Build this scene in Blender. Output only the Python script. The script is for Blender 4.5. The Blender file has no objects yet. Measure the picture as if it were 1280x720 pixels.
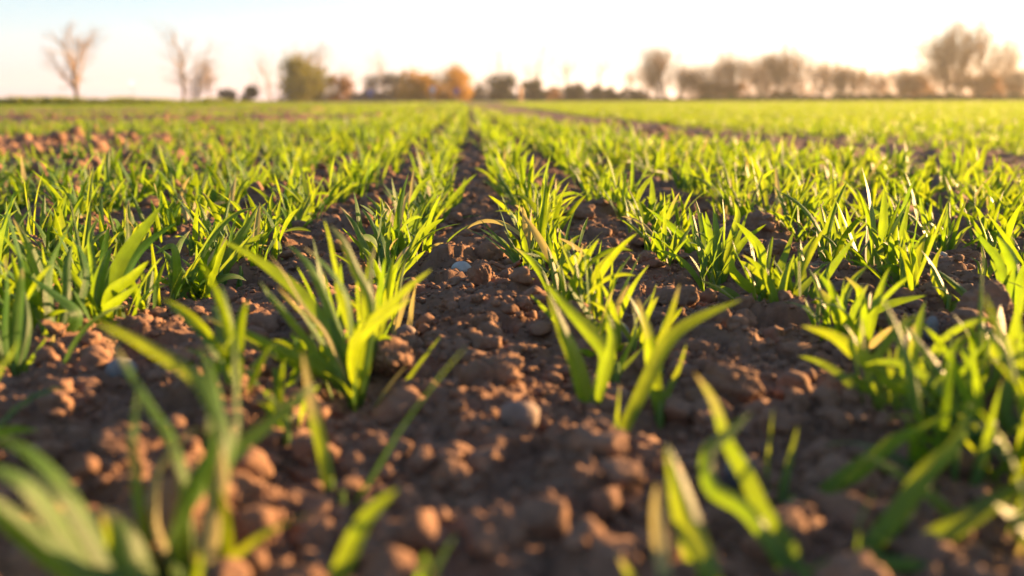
import bpy, bmesh, math, random
import numpy as np
from mathutils import Matrix, Vector

random.seed(7)
rng = np.random.default_rng(11)
scene = bpy.context.scene
COL = scene.collection
R = math.radians

# ------------------------------------------------------------------ camera
CAM_H = 0.18
PITCH, YAW, ROLL = R(10.75), R(-2.30), R(-0.16)
FPX = 1280 * 35.0 / 36.0
cam_d = bpy.data.cameras.new('camera')
cam = bpy.data.objects.new('camera', cam_d)
COL.objects.link(cam)
cam_d.lens = 35.0
cam_d.sensor_width = 36.0
cam_d.clip_start = 0.01
cam_d.clip_end = 6000
cam_d.dof.use_dof = True
cam_d.dof.focus_distance = 0.98
cam_d.dof.aperture_fstop = 4.5
CM = (Matrix.Rotation(YAW, 4, 'Z') @ Matrix.Rotation(math.pi / 2 - PITCH, 4, 'X') @ Matrix.Rotation(ROLL, 4, 'Z'))
cam.matrix_world = Matrix.Translation((0, 0, CAM_H)) @ CM
scene.camera = cam
CR = np.array(CM.to_3x3())
CP = np.array([0, 0, CAM_H])


def ray(px, py):
    return CR @ np.array([(px - 640) / FPX, -(py - 360) / FPX, -1.0])


def ground_pt(px, py, z=0.0):
    d = ray(px, py)
    t = (z - CAM_H) / d[2]
    return CP + d * t, t            # t = forward depth


def at_depth(px, py, D):
    return CP + ray(px, py) * D


def project(p):
    q = (np.asarray(p) - CP) @ CR
    D = -q[..., 2]
    return 640 + FPX * q[..., 0] / D, 360 - FPX * q[..., 1] / D, D


# ------------------------------------------------------------------ tagging
def tag(o, label=None, cat=None, group=None, kind=None):
    if label: o['label'] = label
    if cat: o['category'] = cat
    if group: o['group'] = group
    if kind: o['kind'] = kind
    return o


def link(o, parent=None):
    COL.objects.link(o)
    if parent is not None:
        o.parent = parent
    return o


def empty(name, loc):
    o = bpy.data.objects.new(name, None)
    o.empty_display_size = 0.02
    o.location = loc
    return link(o)


def mesh_obj(name, V, F, mat, parent=None, attrs=None, smooth=True, origin=None):
    """V (n,3) world verts; F (m,4) or (m,3) int, -1 in the last column marks a triangle."""
    V = np.asarray(V, dtype=np.float32)
    if origin is None and parent is not None:
        origin = np.array(parent.location)
    if origin is not None:
        V = V - np.asarray(origin, dtype=np.float32)
    me = bpy.data.meshes.new(name)
    F = np.asarray(F, dtype=np.int64)
    if F.shape[1] == 4:
        quad = F[:, 3] >= 0
        tot = np.where(quad, 4, 3)
        loops = F.ravel()
        loops = loops[loops >= 0]
    else:
        tot = np.full(len(F), 3)
        loops = F.ravel()
    start = np.concatenate([[0], np.cumsum(tot)[:-1]])
    me.vertices.add(len(V))
    me.vertices.foreach_set('co', V.ravel())
    me.loops.add(len(loops))
    me.loops.foreach_set('vertex_index', loops.astype(np.int32))
    me.polygons.add(len(F))
    me.polygons.foreach_set('loop_start', start.astype(np.int32))
    me.polygons.foreach_set('loop_total', tot.astype(np.int32))
    if smooth:
        me.polygons.foreach_set('use_smooth', np.ones(len(F), dtype=bool))
    if attrs:
        for k, a in attrs.items():
            at = me.attributes.new(k, 'FLOAT', 'POINT')
            at.data.foreach_set('value', np.asarray(a, dtype=np.float32))
    me.update()
    me.validate()
    me.materials.append(mat)
    o = bpy.data.objects.new(name, me)
    link(o, parent)
    if parent is None and origin is not None:
        o.location = origin
    return o


class MB:
    """collects pieces of ONE mesh"""
    def __init__(self):
        self.V, self.F, self.A, self.n = [], [], {}, 0

    def add(self, V, F, **attrs):
        V = np.asarray(V, dtype=np.float32).reshape(-1, 3)
        F = np.asarray(F, dtype=np.int64)
        if F.shape[1] == 3:
            F = np.concatenate([F, np.full((len(F), 1), -1)], 1)
        G = np.where(F >= 0, F + self.n, -1)
        self.V.append(V); self.F.append(G)
        for k, a in attrs.items():
            self.A.setdefault(k, []).append(np.broadcast_to(np.asarray(a, dtype=np.float32), (len(V),)))
        self.n += len(V)

    def build(self, name, mat, parent=None, smooth=True, origin=None):
        return mesh_obj(name, np.concatenate(self.V), np.concatenate(self.F), mat, parent,
                        {k: np.concatenate(a) for k, a in self.A.items()}, smooth, origin)


# ------------------------------------------------------------------ numpy noise
def _hash(ix, iy, seed):
    h = (ix.astype(np.int64) * 374761393 + iy.astype(np.int64) * 668265263 + seed * 974634777) & 0xFFFFFFFF
    h = ((h ^ (h >> 13)) * 1274126177) & 0xFFFFFFFF
    h = h ^ (h >> 16)
    return (h & 0xFFFF) / 65535.0


def vnoise(x, y, seed=0):
    ix, iy = np.floor(x), np.floor(y)
    fx, fy = x - ix, y - iy
    ix, iy = ix.astype(np.int64), iy.astype(np.int64)
    ux, uy = fx * fx * fx * (fx * (fx * 6 - 15) + 10), fy * fy * fy * (fy * (fy * 6 - 15) + 10)
    a, b = _hash(ix, iy, seed), _hash(ix + 1, iy, seed)
    c, d = _hash(ix, iy + 1, seed), _hash(ix + 1, iy + 1, seed)
    return (a * (1 - ux) + b * ux) * (1 - uy) + (c * (1 - ux) + d * ux) * uy


def billow(x, y, seed):
    return np.abs(2 * vnoise(x, y, seed) - 1)


def cells(x, y, seed):
    """distance to nearest jittered cell point and its random value: domed clods"""
    ix, iy = np.floor(x).astype(np.int64), np.floor(y).astype(np.int64)
    best = np.full(x.shape, 9.0); val = np.zeros(x.shape)
    for dx in (-1, 0, 1):
        for dy in (-1, 0, 1):
            cx, cy = ix + dx, iy + dy
            qx = cx + 0.15 + 0.7 * _hash(cx, cy, seed); qy = cy + 0.15 + 0.7 * _hash(cx, cy, seed + 1)
            d = (qx - x) ** 2 + (qy - y) ** 2
            m = d < best
            best = np.where(m, d, best); val = np.where(m, _hash(cx, cy, seed + 2), val)
    return np.sqrt(best), val


def soil_h(x, y):
    x = np.asarray(x, dtype=float); y = np.asarray(y, dtype=float)
    near = np.clip((9.0 - np.hypot(x, y)) / 4.0, 0, 1)
    h = 0.012 * (vnoise(x / 0.16, y / 0.16, 1) - 0.5) + 0.010 * (vnoise(x / 0.06, y / 0.06, 2) - 0.5)
    # low crown between the drilled rows
    h = h + 0.0030 * np.cos(2 * math.pi * x / ROW)
    wx = x + 0.010 * (vnoise(x / 0.02, y / 0.02, 31) - 0.5); wy = y + 0.010 * (vnoise(x / 0.02, y / 0.02, 32) - 0.5)
    d, v = cells(wx / 0.058 + 3.3, wy / 0.058, 90)
    h = h + near * 0.019 * v ** 3 * np.clip(1 - 1.7 * d * d, 0, 1)
    d, v = cells(wx / 0.034, wy / 0.034, 40)
    h = h + near * 0.0115 * v * v * np.clip(1 - 1.5 * d * d, 0, 1)
    d, v = cells(wx / 0.014, wy / 0.014, 50)
    h = h + near * 0.0062 * v * np.clip(1 - 1.4 * d * d, 0, 1)
    d, v = cells(x / 0.0062, y / 0.0062, 60)
    h = h + near * 0.0026 * v * np.clip(1 - 1.3 * d * d, 0, 1)
    h = h + near * 0.0016 * vnoise(x / 0.004, y / 0.004, 9)
    # cloddy heaps along the wheel tracks on the left
    q = np.exp(-(((x + 1.65) / 0.55) ** 2 + ((y - 3.7) / 0.8) ** 2))
    st = np.exp(-((y - 8.6 + 0.10 * (x + 2)) / 0.8) ** 2) * ((x < -0.75) & (x > -4.5))
    st2 = np.exp(-((y - 15) / 1.5) ** 2) * (x < -2.2) * (x > -9)
    h = h + (0.022 * q + 0.045 * st + 0.045 * st2) * (0.4 + 1.2 * vnoise(x / 0.11, y / 0.11, 15))
    return h


ROW = 0.158


# ------------------------------------------------------------------ materials
def new_mat(name):
    m = bpy.data.materials.new(name)
    m.use_nodes = True
    nt = m.node_tree
    nt.nodes.clear()
    out = nt.nodes.new('ShaderNodeOutputMaterial')
    return m, nt, out


def N(nt, t, **kw):
    n = nt.nodes.new(t)
    for k, v in kw.items():
        if k in n.inputs:
            n.inputs[k].default_value = v
        else:
            setattr(n, k, v)
    return n


def ramp(nt, src, stops):
    r = nt.nodes.new('ShaderNodeValToRGB')
    el = r.color_ramp.elements
    el[0].position, el[0].color = stops[0][0], (*stops[0][1], 1)
    el[1].position, el[1].color = stops[-1][0], (*stops[-1][1], 1)
    for p, c in stops[1:-1]:
        e = el.new(p); e.color = (*c, 1)
    if src is not None:
        nt.links.new(src, r.inputs[0])
    return r


def mix(nt, fac, a, b):
    m = nt.nodes.new('ShaderNodeMix'); m.data_type = 'RGBA'
    for s, v in ((0, fac), (6, a), (7, b)):
        if hasattr(v, 'node'):
            nt.links.new(v, m.inputs[s])
        elif s == 0:
            m.inputs[0].default_value = v
        else:
            m.inputs[s].default_value = (*v, 1)
    return m.outputs[2]


def mapr(nt, v, a, b, c=0.0, d=1.0):
    m = nt.nodes.new('ShaderNodeMapRange')
    nt.links.new(v, m.inputs[0])
    m.inputs[1].default_value, m.inputs[2].default_value = a, b
    m.inputs[3].default_value, m.inputs[4].default_value = c, d
    return m.outputs[0]


def soil_material(name, dark, mid, pale, fine=1.0, meadow=False, bump=0.6):
    m, nt, out = new_mat(name)
    L = nt.links.new
    geo = N(nt, 'ShaderNodeNewGeometry')
    n1 = N(nt, 'ShaderNodeTexNoise', Scale=26.0, Detail=5.0, Roughness=0.6)
    n2 = N(nt, 'ShaderNodeTexNoise', Scale=210.0, Detail=6.0, Roughness=0.7)
    n3 = N(nt, 'ShaderNodeTexNoise', Scale=900.0, Detail=4.0, Roughness=0.7)
    for n in (n1, n2, n3):
        L(geo.outputs['Position'], n.inputs['Vector'])
    r1 = ramp(nt, n1.outputs[0], [(0.3, dark), (0.5, mid), (0.72, pale)])
    r2 = ramp(nt, n2.outputs[0], [(0.28, dark), (0.52, mid), (0.75, pale)])
    c = mix(nt, 0.5, r1.outputs[0], r2.outputs[0])
    # pale mineral grains
    g = ramp(nt, n3.outputs[0], [(0.66, (0, 0, 0)), (0.74, (1, 1, 1))])
    c = mix(nt, mapr(nt, g.outputs[0], 0, 1, 0, 0.4), c, (0.34, 0.25, 0.19))
    if meadow:
        sep = N(nt, 'ShaderNodeSeparateXYZ'); L(geo.outputs['Position'], sep.inputs[0])
        nm = N(nt, 'ShaderNodeTexNoise', Scale=0.35, Detail=4.0); L(geo.outputs['Position'], nm.inputs['Vector'])
        gc = ramp(nt, nm.outputs[0], [(0.35, (0.10, 0.13, 0.03)), (0.65, (0.17, 0.17, 0.05))])
        c = mix(nt, mapr(nt, sep.outputs[1], 38, 48), c, gc.outputs[0])
    p = N(nt, 'ShaderNodeBsdfPrincipled', Roughness=0.95)
    p.inputs['Specular IOR Level'].default_value = 0.25
    L(c, p.inputs['Base Color'])
    b2 = N(nt, 'ShaderNodeBump', Strength=bump, Distance=0.0015)
    b3 = N(nt, 'ShaderNodeBump', Strength=bump * 0.8, Distance=0.0005)
    L(n2.outputs[0], b2.inputs['Height']); L(n3.outputs[0], b3.inputs['Height'])
    L(b2.outputs[0], b3.inputs['Normal']); L(b3.outputs[0], p.inputs['Normal'])
    L(p.outputs[0], out.inputs[0])
    return m


def leaf_material(name, lo, hi, tlo, thi, base_pale=True, trans=0.46):
    m, nt, out = new_mat(name)
    L = nt.links.new
    av = N(nt, 'ShaderNodeAttribute', attribute_name='along')
    au = N(nt, 'ShaderNodeAttribute', attribute_name='across')
    ar = N(nt, 'ShaderNodeAttribute', attribute_name='rnd')
    ad = N(nt, 'ShaderNodeAttribute', attribute_name='dry')
    geo = N(nt, 'ShaderNodeNewGeometry')
    nz = N(nt, 'ShaderNodeTexNoise', Scale=55.0, Detail=3.0); L(geo.outputs['Position'], nz.inputs['Vector'])
    f = N(nt, 'ShaderNodeMath', operation='MULTIPLY_ADD'); L(nz.outputs[0], f.inputs[0]); f.inputs[1].default_value = 0.7
    L(ar.outputs['Fac'], f.inputs[2])
    f2 = mapr(nt, f.outputs[0], 0.2, 1.5)
    c = mix(nt, f2, lo, hi)
    t = mix(nt, f2, tlo, thi)
    # veins: fine lines that run along the blade, and a pale midrib
    wv = N(nt, 'ShaderNodeMath', operation='MULTIPLY'); L(au.outputs['Fac'], wv.inputs[0]); wv.inputs[1].default_value = 42.0
    sn = N(nt, 'ShaderNodeMath', operation='SINE'); L(wv.outputs[0], sn.inputs[0])
    vein = mapr(nt, sn.outputs[0], -1, 1, 0.80, 1.12)
    ab = N(nt, 'ShaderNodeMath', operation='ABSOLUTE'); L(au.outputs['Fac'], ab.inputs[0])
    sp = N(nt, 'ShaderNodeTexNoise', Scale=240.0, Detail=3.0, Roughness=0.6); L(geo.outputs['Position'], sp.inputs['Vector'])
    c = mix(nt, mapr(nt, sp.outputs[0], 0.60, 0.72, 0.0, 0.40), c, (0.19, 0.22, 0.09))
    mo = N(nt, 'ShaderNodeTexNoise', Scale=85.0, Detail=2.0); L(geo.outputs['Position'], mo.inputs['Vector'])
    mot = mapr(nt, mo.outputs[0], 0.3, 0.7, 0.78, 1.15)
    vm0 = N(nt, 'ShaderNodeVectorMath', operation='SCALE'); L(t, vm0.inputs[0]); L(mot, vm0.inputs['Scale']); t = vm0.outputs[0]
    rib = mapr(nt, ab.outputs[0], 0.0, 0.16, 0.35, 0.0)
    c = mix(nt, rib, c, (0.18, 0.26, 0.08))
    vm = N(nt, 'ShaderNodeVectorMath', operation='SCALE'); L(c, vm.inputs[0]); L(vein, vm.inputs['Scale']); c = vm.outputs[0]
    vm2 = N(nt, 'ShaderNodeVectorMath', operation='SCALE'); L(t, vm2.inputs[0]); L(vein, vm2.inputs['Scale']); t = vm2.outputs[0]
    if base_pale:
        bp = mapr(nt, av.outputs['Fac'], 0.0, 0.14, 0.75, 0.0)
        c = mix(nt, bp, c, (0.16, 0.26, 0.11))
    # straw tips on some blades, whole blades when dried or coloured as sunlit
    dn = N(nt, 'ShaderNodeMath', operation='MULTIPLY_ADD'); L(nz.outputs[0], dn.inputs[0]); dn.inputs[1].default_value = 0.5; L(ad.outputs['Fac'], dn.inputs[2])
    dn2 = N(nt, 'ShaderNodeMath', operation='ADD'); L(dn.outputs[0], dn2.inputs[0]); L(av.outputs['Fac'], dn2.inputs[1])
    dryf = mapr(nt, dn2.outputs[0], 1.55, 1.75)
    c = mix(nt, dryf, c, (0.42, 0.36, 0.17))
    t = mix(nt, dryf, t, (0.36, 0.31, 0.10))
    p = N(nt, 'ShaderNodeBsdfPrincipled', Roughness=0.46)
    p.inputs['Specular IOR Level'].default_value = 0.42
    L(c, p.inputs['Base Color'])
    bu = N(nt, 'ShaderNodeBump', Strength=0.35, Distance=0.0004); L(sn.outputs[0], bu.inputs['Height'])
    L(bu.outputs[0], p.inputs['Normal'])
    tr = N(nt, 'ShaderNodeBsdfTranslucent'); L(t, tr.inputs['Color'])
    ms = N(nt, 'ShaderNodeMixShader'); ms.inputs[0].default_value = trans
    L(p.outputs[0], ms.inputs[1]); L(tr.outputs[0], ms.inputs[2]); L(ms.outputs[0], out.inputs[0])
    return m


def plain_material(name, lo, hi, scale=6.0, rough=0.8, trans=0.0, bump=0.0, spec=0.3):
    m, nt, out = new_mat(name)
    L = nt.links.new
    geo = N(nt, 'ShaderNodeNewGeometry')
    nz = N(nt, 'ShaderNodeTexNoise', Scale=scale, Detail=5.0); L(geo.outputs['Position'], nz.inputs['Vector'])
    r = ramp(nt, nz.outputs[0], [(0.33, lo), (0.68, hi)])
    p = N(nt, 'ShaderNodeBsdfPrincipled', Roughness=rough)
    p.inputs['Specular IOR Level'].default_value = spec
    L(r.outputs[0], p.inputs['Base Color'])
    if bump:
        b = N(nt, 'ShaderNodeBump', Strength=bump, Distance=0.002); L(nz.outputs[0], b.inputs['Height']); L(b.outputs[0], p.inputs['Normal'])
    if trans:
        tr = N(nt, 'ShaderNodeBsdfTranslucent'); L(r.outputs[0], tr.inputs['Color'])
        ms = N(nt, 'ShaderNodeMixShader'); ms.inputs[0].default_value = trans
        L(p.outputs[0], ms.inputs[1]); L(tr.outputs[0], ms.inputs[2]); L(ms.outputs[0], out.inputs[0])
    else:
        L(p.outputs[0], out.inputs[0])
    return m


M_SOIL = soil_material('soil', (0.110, 0.058, 0.036), (0.205, 0.112, 0.069), (0.30, 0.176, 0.115), meadow=True)
M_CLOD = soil_material('clod_soil', (0.125, 0.067, 0.042), (0.222, 0.122, 0.076), (0.32, 0.188, 0.122))
M_WHEAT = leaf_material('wheat_leaf', (0.026, 0.098, 0.022), (0.064, 0.152, 0.020), (0.20, 0.38, 0.006), (0.42, 0.51, 0.010))
M_STEM = leaf_material('wheat_stem', (0.10, 0.20, 0.04), (0.14, 0.24, 0.06), (0.30, 0.40, 0.05), (0.40, 0.48, 0.08), trans=0.3)
M_VERGE = leaf_material('verge_grass', (0.075, 0.115, 0.018), (0.12, 0.15, 0.03), (0.24, 0.32, 0.03), (0.34, 0.38, 0.05), base_pale=False)
M_BARK = plain_material('bark', (0.13, 0.085, 0.055), (0.24, 0.165, 0.11), 3.0, 0.9)
M_TWIG = plain_material('twig', (0.23, 0.145, 0.075), (0.34, 0.22, 0.12), 1.5, 0.85)
M_STONE_PALE = plain_material('pale_stone', (0.30, 0.28, 0.26), (0.48, 0.46, 0.43), 90.0, 0.7, bump=0.3)
M_STONE_GREY = plain_material('grey_stone', (0.15, 0.14, 0.14), (0.24, 0.22, 0.21), 110.0, 0.7, bump=0.3)
M_STONE_DARK = plain_material('dark_stone', (0.035, 0.037, 0.043), (0.075, 0.078, 0.085), 90.0, 0.45, bump=0.2, spec=0.5)
M_PEBBLE = plain_material('brown_pebble', (0.17, 0.115, 0.088), (0.25, 0.175, 0.14), 80.0, 0.75, bump=0.15)
M_ROOT = plain_material('root', (0.22, 0.10, 0.055), (0.33, 0.16, 0.09), 160.0, 0.8, bump=0.4)

# ------------------------------------------------------------------ light and sky
SUN_AZ, SUN_EL = R(62.0), R(9.2)          # clockwise from +Y
world = bpy.data.worlds.new('World')
scene.world = world
world.use_nodes = True
wn = world.node_tree
bg = wn.nodes['Background']
sky = wn.nodes.new('ShaderNodeTexSky')
sky.sky_type = 'NISHITA'
sky.sun_disc = False
sky.sun_elevation = SUN_EL
sky.sun_rotation = SUN_AZ
sky.air_density = 1.0
sky.dust_density = 0.45
sky.ozone_density = 2.0
# thin bright veil of high cloud over the blue, thickest low down
tc = wn.nodes.new('ShaderNodeTexCoord')
sep = wn.nodes.new('ShaderNodeSeparateXYZ'); wn.links.new(tc.outputs['Generated'], sep.inputs[0])
up = wn.nodes.new('ShaderNodeValToRGB')
for q, (pos, colr) in enumerate(((0.0, (0.0, 0.0, 1.25)), (0.10, (0.0, 0.0, 0.25)), (0.35, (0.0, 0.0, 0.0)))):
    el = up.color_ramp.elements[q] if q < 2 else up.color_ramp.elements.new(pos)
    el.position = pos; el.color = (*colr, 1)
wn.links.new(sep.outputs[2], up.inputs[0])
va = wn.nodes.new('ShaderNodeVectorMath'); va.operation = 'ADD'
vt = wn.nodes.new('ShaderNodeVectorMath'); vt.operation = 'MULTIPLY'
wn.links.new(sky.outputs[0], vt.inputs[0]); vt.inputs[1].default_value = (0.80, 0.77, 0.79)
wn.links.new(vt.outputs[0], va.inputs[0]); wn.links.new(up.outputs[0], va.inputs[1])
wn.links.new(va.outputs[0], bg.inputs[0])
bg.inputs[1].default_value = 0.072
sl = bpy.data.lights.new('sun', 'SUN')
sl.energy = 5.0
sl.angle = R(0.5)
sl.color = (1.0, 0.60, 0.25)
sun = bpy.data.objects.new('sun', sl)
link(sun)
sd = Vector((math.sin(SUN_AZ) * math.cos(SUN_EL), math.cos(SUN_AZ) * math.cos(SUN_EL), math.sin(SUN_EL)))
sun.rotation_euler = sd.to_track_quat('Z', 'Y').to_euler()
sun.location = sd * 30

scene.view_settings.view_transform = 'Standard'
scene.view_settings.look = 'None'
scene.view_settings.gamma = 1.0
scene.view_settings.exposure = 2.4
scene.view_settings.use_curve_mapping = False
scene.cycles.use_denoising = True
scene.cycles.max_bounces = 8
scene.cycles.transmission_bounces = 4
scene.cycles.sample_clamp_indirect = 8.0

# ------------------------------------------------------------------ ground
def axis(fine, half, grow, far):
    a = [0.0]; s = fine
    while a[-1] < far:
        if a[-1] > half: s *= grow
        a.append(a[-1] + s)
    return np.array(a)


def make_ground():
    ax = axis(0.0032, 0.62, 1.03, 600)
    xs = np.concatenate([-ax[:0:-1], ax])
    ay = axis(0.0034, 0.9, 1.016, 600) + 0.22
    yb = 0.22 - axis(0.02, 0.3, 1.5, 60)[1:]
    ys = np.concatenate([yb[::-1], ay])
    X, Y = np.meshgrid(xs, ys)
    Z = soil_h(X, Y)
    V = np.stack([X, Y, Z], -1).reshape(-1, 3)
    nx, ny = len(xs), len(ys)
    idx = np.arange(nx * ny).reshape(ny, nx)
    F = np.stack([idx[:-1, :-1], idx[:-1, 1:], idx[1:, 1:], idx[1:, :-1]], -1).reshape(-1, 4)
    o = mesh_obj('ground', V, F, M_SOIL)
    tag(o, 'bare brown cloddy soil of the wheat field', None, None, 'structure')


make_ground()

# ------------------------------------------------------------------ clods
def ico(sub):
    bm = bmesh.new()
    bmesh.ops.create_icosphere(bm, subdivisions=sub, radius=1.0)
    V = np.array([v.co[:] for v in bm.verts]); F = np.array([[v.index for v in f.verts] for f in bm.faces])
    bm.free()
    return V, F


ICO = {s: ico(s) for s in (1, 2, 3, 4, 5)}


def n3(V, f, seed):
    r = np.random.default_rng(seed)
    o = r.uniform(-50, 50, 6)
    x, y, z = (V * f).T
    return (vnoise(x + o[0] + 0.37 * z, y + o[1] - 0.21 * z, seed) + vnoise(y + o[2] + 0.31 * x, z + o[3] + 0.11 * x, seed + 5)
            + vnoise(z + o[4] - 0.27 * y, x + o[5] + 0.19 * y, seed + 9)) / 3 - 0.5


def lump(sub, seed, rough=1.0, smooth=False, cut=(0.74, 0.96)):
    V, F = ICO[sub]
    V = V.copy()
    r = np.random.default_rng(seed)
    # a few flat broken faces
    if not smooth:
        for _ in range(7):
            d = r.normal(size=3); d /= np.linalg.norm(d)
            k = r.uniform(*cut)
            e = V @ d - k
            V = V - np.outer(np.clip(e, 0, None) * 0.85, d)
    s = 1 + rough * (0.75 * n3(V, 1.4, seed) + 0.5 * n3(V, 3.2, seed + 1) * (0.3 if smooth else 1))
    if sub >= 3 and not smooth:
        b = np.abs(n3(V, 6.5, seed + 2))
        s += rough * (0.42 * b + 0.24 * n3(V, 13, seed + 3))
    if sub >= 4 and not smooth:
        s += rough * (0.16 * np.abs(n3(V, 22, seed + 4)) + 0.10 * n3(V, 40, seed + 6))
    V = V * s[:, None]
    V /= np.abs(V).max(0)
    return V, F


def rot_z(V, a):
    c, s = math.cos(a), math.sin(a)
    return np.stack([V[:, 0] * c - V[:, 1] * s, V[:, 0] * s + V[:, 1] * c, V[:, 2]], 1)


CLOD_XY = []
CLEAR = []          # stones and pebbles that lie open on the surface


def clod_at(px, py, wpx, hpx, name, label, cat, mat=None, seed=0, smooth=False, group=None, sink=0.35, tilt=0.0, yaw=None):
    """lump whose centre shows at this pixel, sitting on the soil"""
    g, D = ground_pt(px, py + hpx * 0.42)
    w = wpx * D / FPX / 2
    h = hpx * D / FPX / 2
    V, F = lump(5 if wpx > 26 else 4, seed, 0.5 if smooth else 1.0, smooth)
    V = rot_z(V, random.uniform(0, 6.28) if yaw is None else yaw)
    V = V * np.array([w, w * 0.85, h * 1.15])
    if tilt:
        c, s = math.cos(tilt), math.sin(tilt)
        V = np.stack([V[:, 0] * c - V[:, 2] * s, V[:, 1], V[:, 0] * s + V[:, 2] * c], 1)
    org = np.array([g[0], g[1] + w * 0.3, float(soil_h(g[0], g[1] + w * .3)) - (0.002 if cat == 'clod' else -0.002)])
    V = V + np.array([0, 0, h * (1 - sink)]) + org
    o = mesh_obj(name, V, F, mat or M_CLOD, origin=org)
    CLOD_XY.append((org[0], org[1], w))
    if cat != 'clod': CLEAR.append((org[0], org[1], w))
    return tag(o, label, cat, group)


HERO_CLODS = [
    # px, py, w, h, name, label, cat, mat, smooth
    (577, 347, 27, 17, 'stone', 'pale grey flat stone leaning against the broken clod in the middle furrow', 'stone', M_STONE_PALE, True),
    (598, 361, 34, 36, 'soil_clod', 'tall broken clod with a sunlit right face beside the pale flat stone', 'clod', None, False),
    (626, 366, 38, 22, 'soil_clod', 'crumbly low clod just below the reddish root in the middle furrow', 'clod', None, False),
    (603, 417, 40, 36, 'soil_clod', 'round ball-like clod in the middle furrow below the broken clod', 'clod', None, False),
    (566, 396, 38, 24, 'soil_clod', 'wedge-shaped clod just above the round ball-like clod', 'clod', None, False),
    (486, 467, 66, 46, 'soil_clod', 'large rounded clod with a glowing right edge beside the main left seedling', 'clod', None, False),
    (508, 498, 44, 34, 'soil_clod', 'knobbly clod touching the near side of the large rounded clod', 'clod', None, False),
    (508, 427, 25, 18, 'pebble', 'smooth brown pebble between the left row and the round clod', 'pebble', M_PEBBLE, True),
    (545, 428, 42, 24, 'soil_clod', 'flattish clod to the right of the smooth brown pebble', 'clod', None, False),
    (650, 550, 52, 34, 'pebble', 'large smooth reddish pebble lying in the near middle furrow', 'pebble', M_PEBBLE, True),
    (684, 606, 38, 42, 'soil_clod', 'blocky upright clod with a bright orange right side, near centre', 'clod', None, False),
    (1236, 404, 78, 66, 'soil_clod', 'biggest dome-shaped clod standing at the right edge among seedlings', 'clod', None, False),
    (393, 677, 86, 46, 'soil_clod', 'blurred broad clod at the foot of the lone blade, bottom left of centre', 'clod', None, False),
    (776, 427, 24, 27, 'stone', 'upright grey stone behind the two leaning seedlings right of centre', 'stone', M_STONE_GREY, True),
    (862, 448, 72, 36, 'soil_clod', 'long flat-topped clod behind the right-pointing long blade', 'clod', None, False),
    (916, 504, 88, 50, 'soil_clod', 'wide clod behind the blade with a curled straw tip', 'clod', None, False),
    (900, 424, 36, 34, 'soil_clod', 'angular clod right of the long flat-topped clod', 'clod', None, False),
    (812, 296, 46, 22, 'soil_clod', 'wide low clod in the second furrow right, in sharp focus', 'clod', None, False),
    (763, 303, 20, 15, 'soil_clod', 'small round clod left of the wide low clod in the second furrow', 'clod', None, False),
    (843, 326, 46, 22, 'soil_clod', 'sunlit sloping clod in the second furrow right, below the wide low one', 'clod', None, False),
    (812, 336, 32, 22, 'soil_clod', 'grey-brown clod left of the sunlit sloping clod', 'clod', None, False),
    (1048, 520, 44, 34, 'soil_clod', 'lumpy clod beside the shiny greenish pebble on the right', 'clod', None, False),
    (1010, 518, 22, 12, 'pebble', 'shiny greenish wet pebble on bare soil right of the furrow', 'pebble', M_STONE_DARK, True),
    (922, 618, 44, 50, 'stone', 'dark slate-blue stone behind the near right seedlings', 'stone', M_STONE_DARK, True),
    (152, 486, 40, 30, 'stone', 'blurred pale stone between the two left rows', 'stone', M_STONE_GREY, True),
    (1163, 432, 18, 28, 'stone', 'grey oval stone left of the biggest dome-shaped clod', 'stone', M_STONE_GREY, True),
    (1177, 342, 13, 9, 'pebble', 'small bluish white pebble behind the right-hand seedlings', 'pebble', M_STONE_PALE, True),
    (1090, 354, 40, 20, 'soil_clod', 'smooth low clod under the right-hand seedlings in focus', 'clod', None, False),
    (1205, 326, 48, 20, 'soil_clod', 'long clod behind the small bluish white pebble', 'clod', None, False),
    (985, 447, 34, 24, 'soil_clod', 'pale-topped clod left of the near right row', 'clod', None, False),
    (1028, 466, 30, 28, 'soil_clod', 'rough clod at the foot of the near right row', 'clod', None, False),
    (655, 400, 30, 22, 'soil_clod', 'small clod with an orange crest right of the round ball-like clod', 'clod', None, False),
    (535, 332, 26, 20, 'soil_clod', 'crumbly clod at the foot of the left row in focus', 'clod', None, False),
    (375, 298, 26, 16, 'soil_clod', 'clod on bare soil between the two left rows, in focus', 'clod', None, False),
    (700, 470, 40, 26, 'soil_clod', 'reddish lit clod just left of the pair of leaning seedlings', 'clod', None, False),
    (660, 463, 30, 24, 'soil_clod', 'dim rounded clod in the middle furrow above the reddish pebble', 'clod', None, False),
    (598, 640, 46, 28, 'soil_clod', 'blurred clod with two bright orange glints, bottom centre', 'clod', None, False),
    (755, 540, 36, 26, 'soil_clod', 'shaded clod between the feet of the two leaning seedlings', 'clod', None, False),
]
for i, (px, py, w, h, nm, lab, cat, mat, sm) in enumerate(HERO_CLODS):
    clod_at(px, py, w, h, nm, lab, cat, mat, 300 + i * 17, sm, 'soil clods and stones' if cat == 'clod' else None,
            sink=0.30 if h < 40 else 0.22)


def make_root():
    pts = [(602, 351), (615, 349), (630, 350.5), (643, 349), (652, 353)]
    V = []; F = []
    n = 7
    P = []
    for i, (px, py) in enumerate(pts):
        g, D = ground_pt(px, py + 3)
        P.append(np.array([g[0], g[1], float(soil_h(g[0], g[1])) + 0.006 + 0.002 * math.sin(i * 2)]))
    mb = MB()
    tube(mb, np.array(P), np.array([0.0016, 0.0026, 0.0024, 0.0030, 0.0018]), n)
    o = mb.build('dead_root', M_ROOT, origin=P[2])
    tag(o, 'reddish dead root lying across the middle furrow beside the broken clod', 'root')


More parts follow.
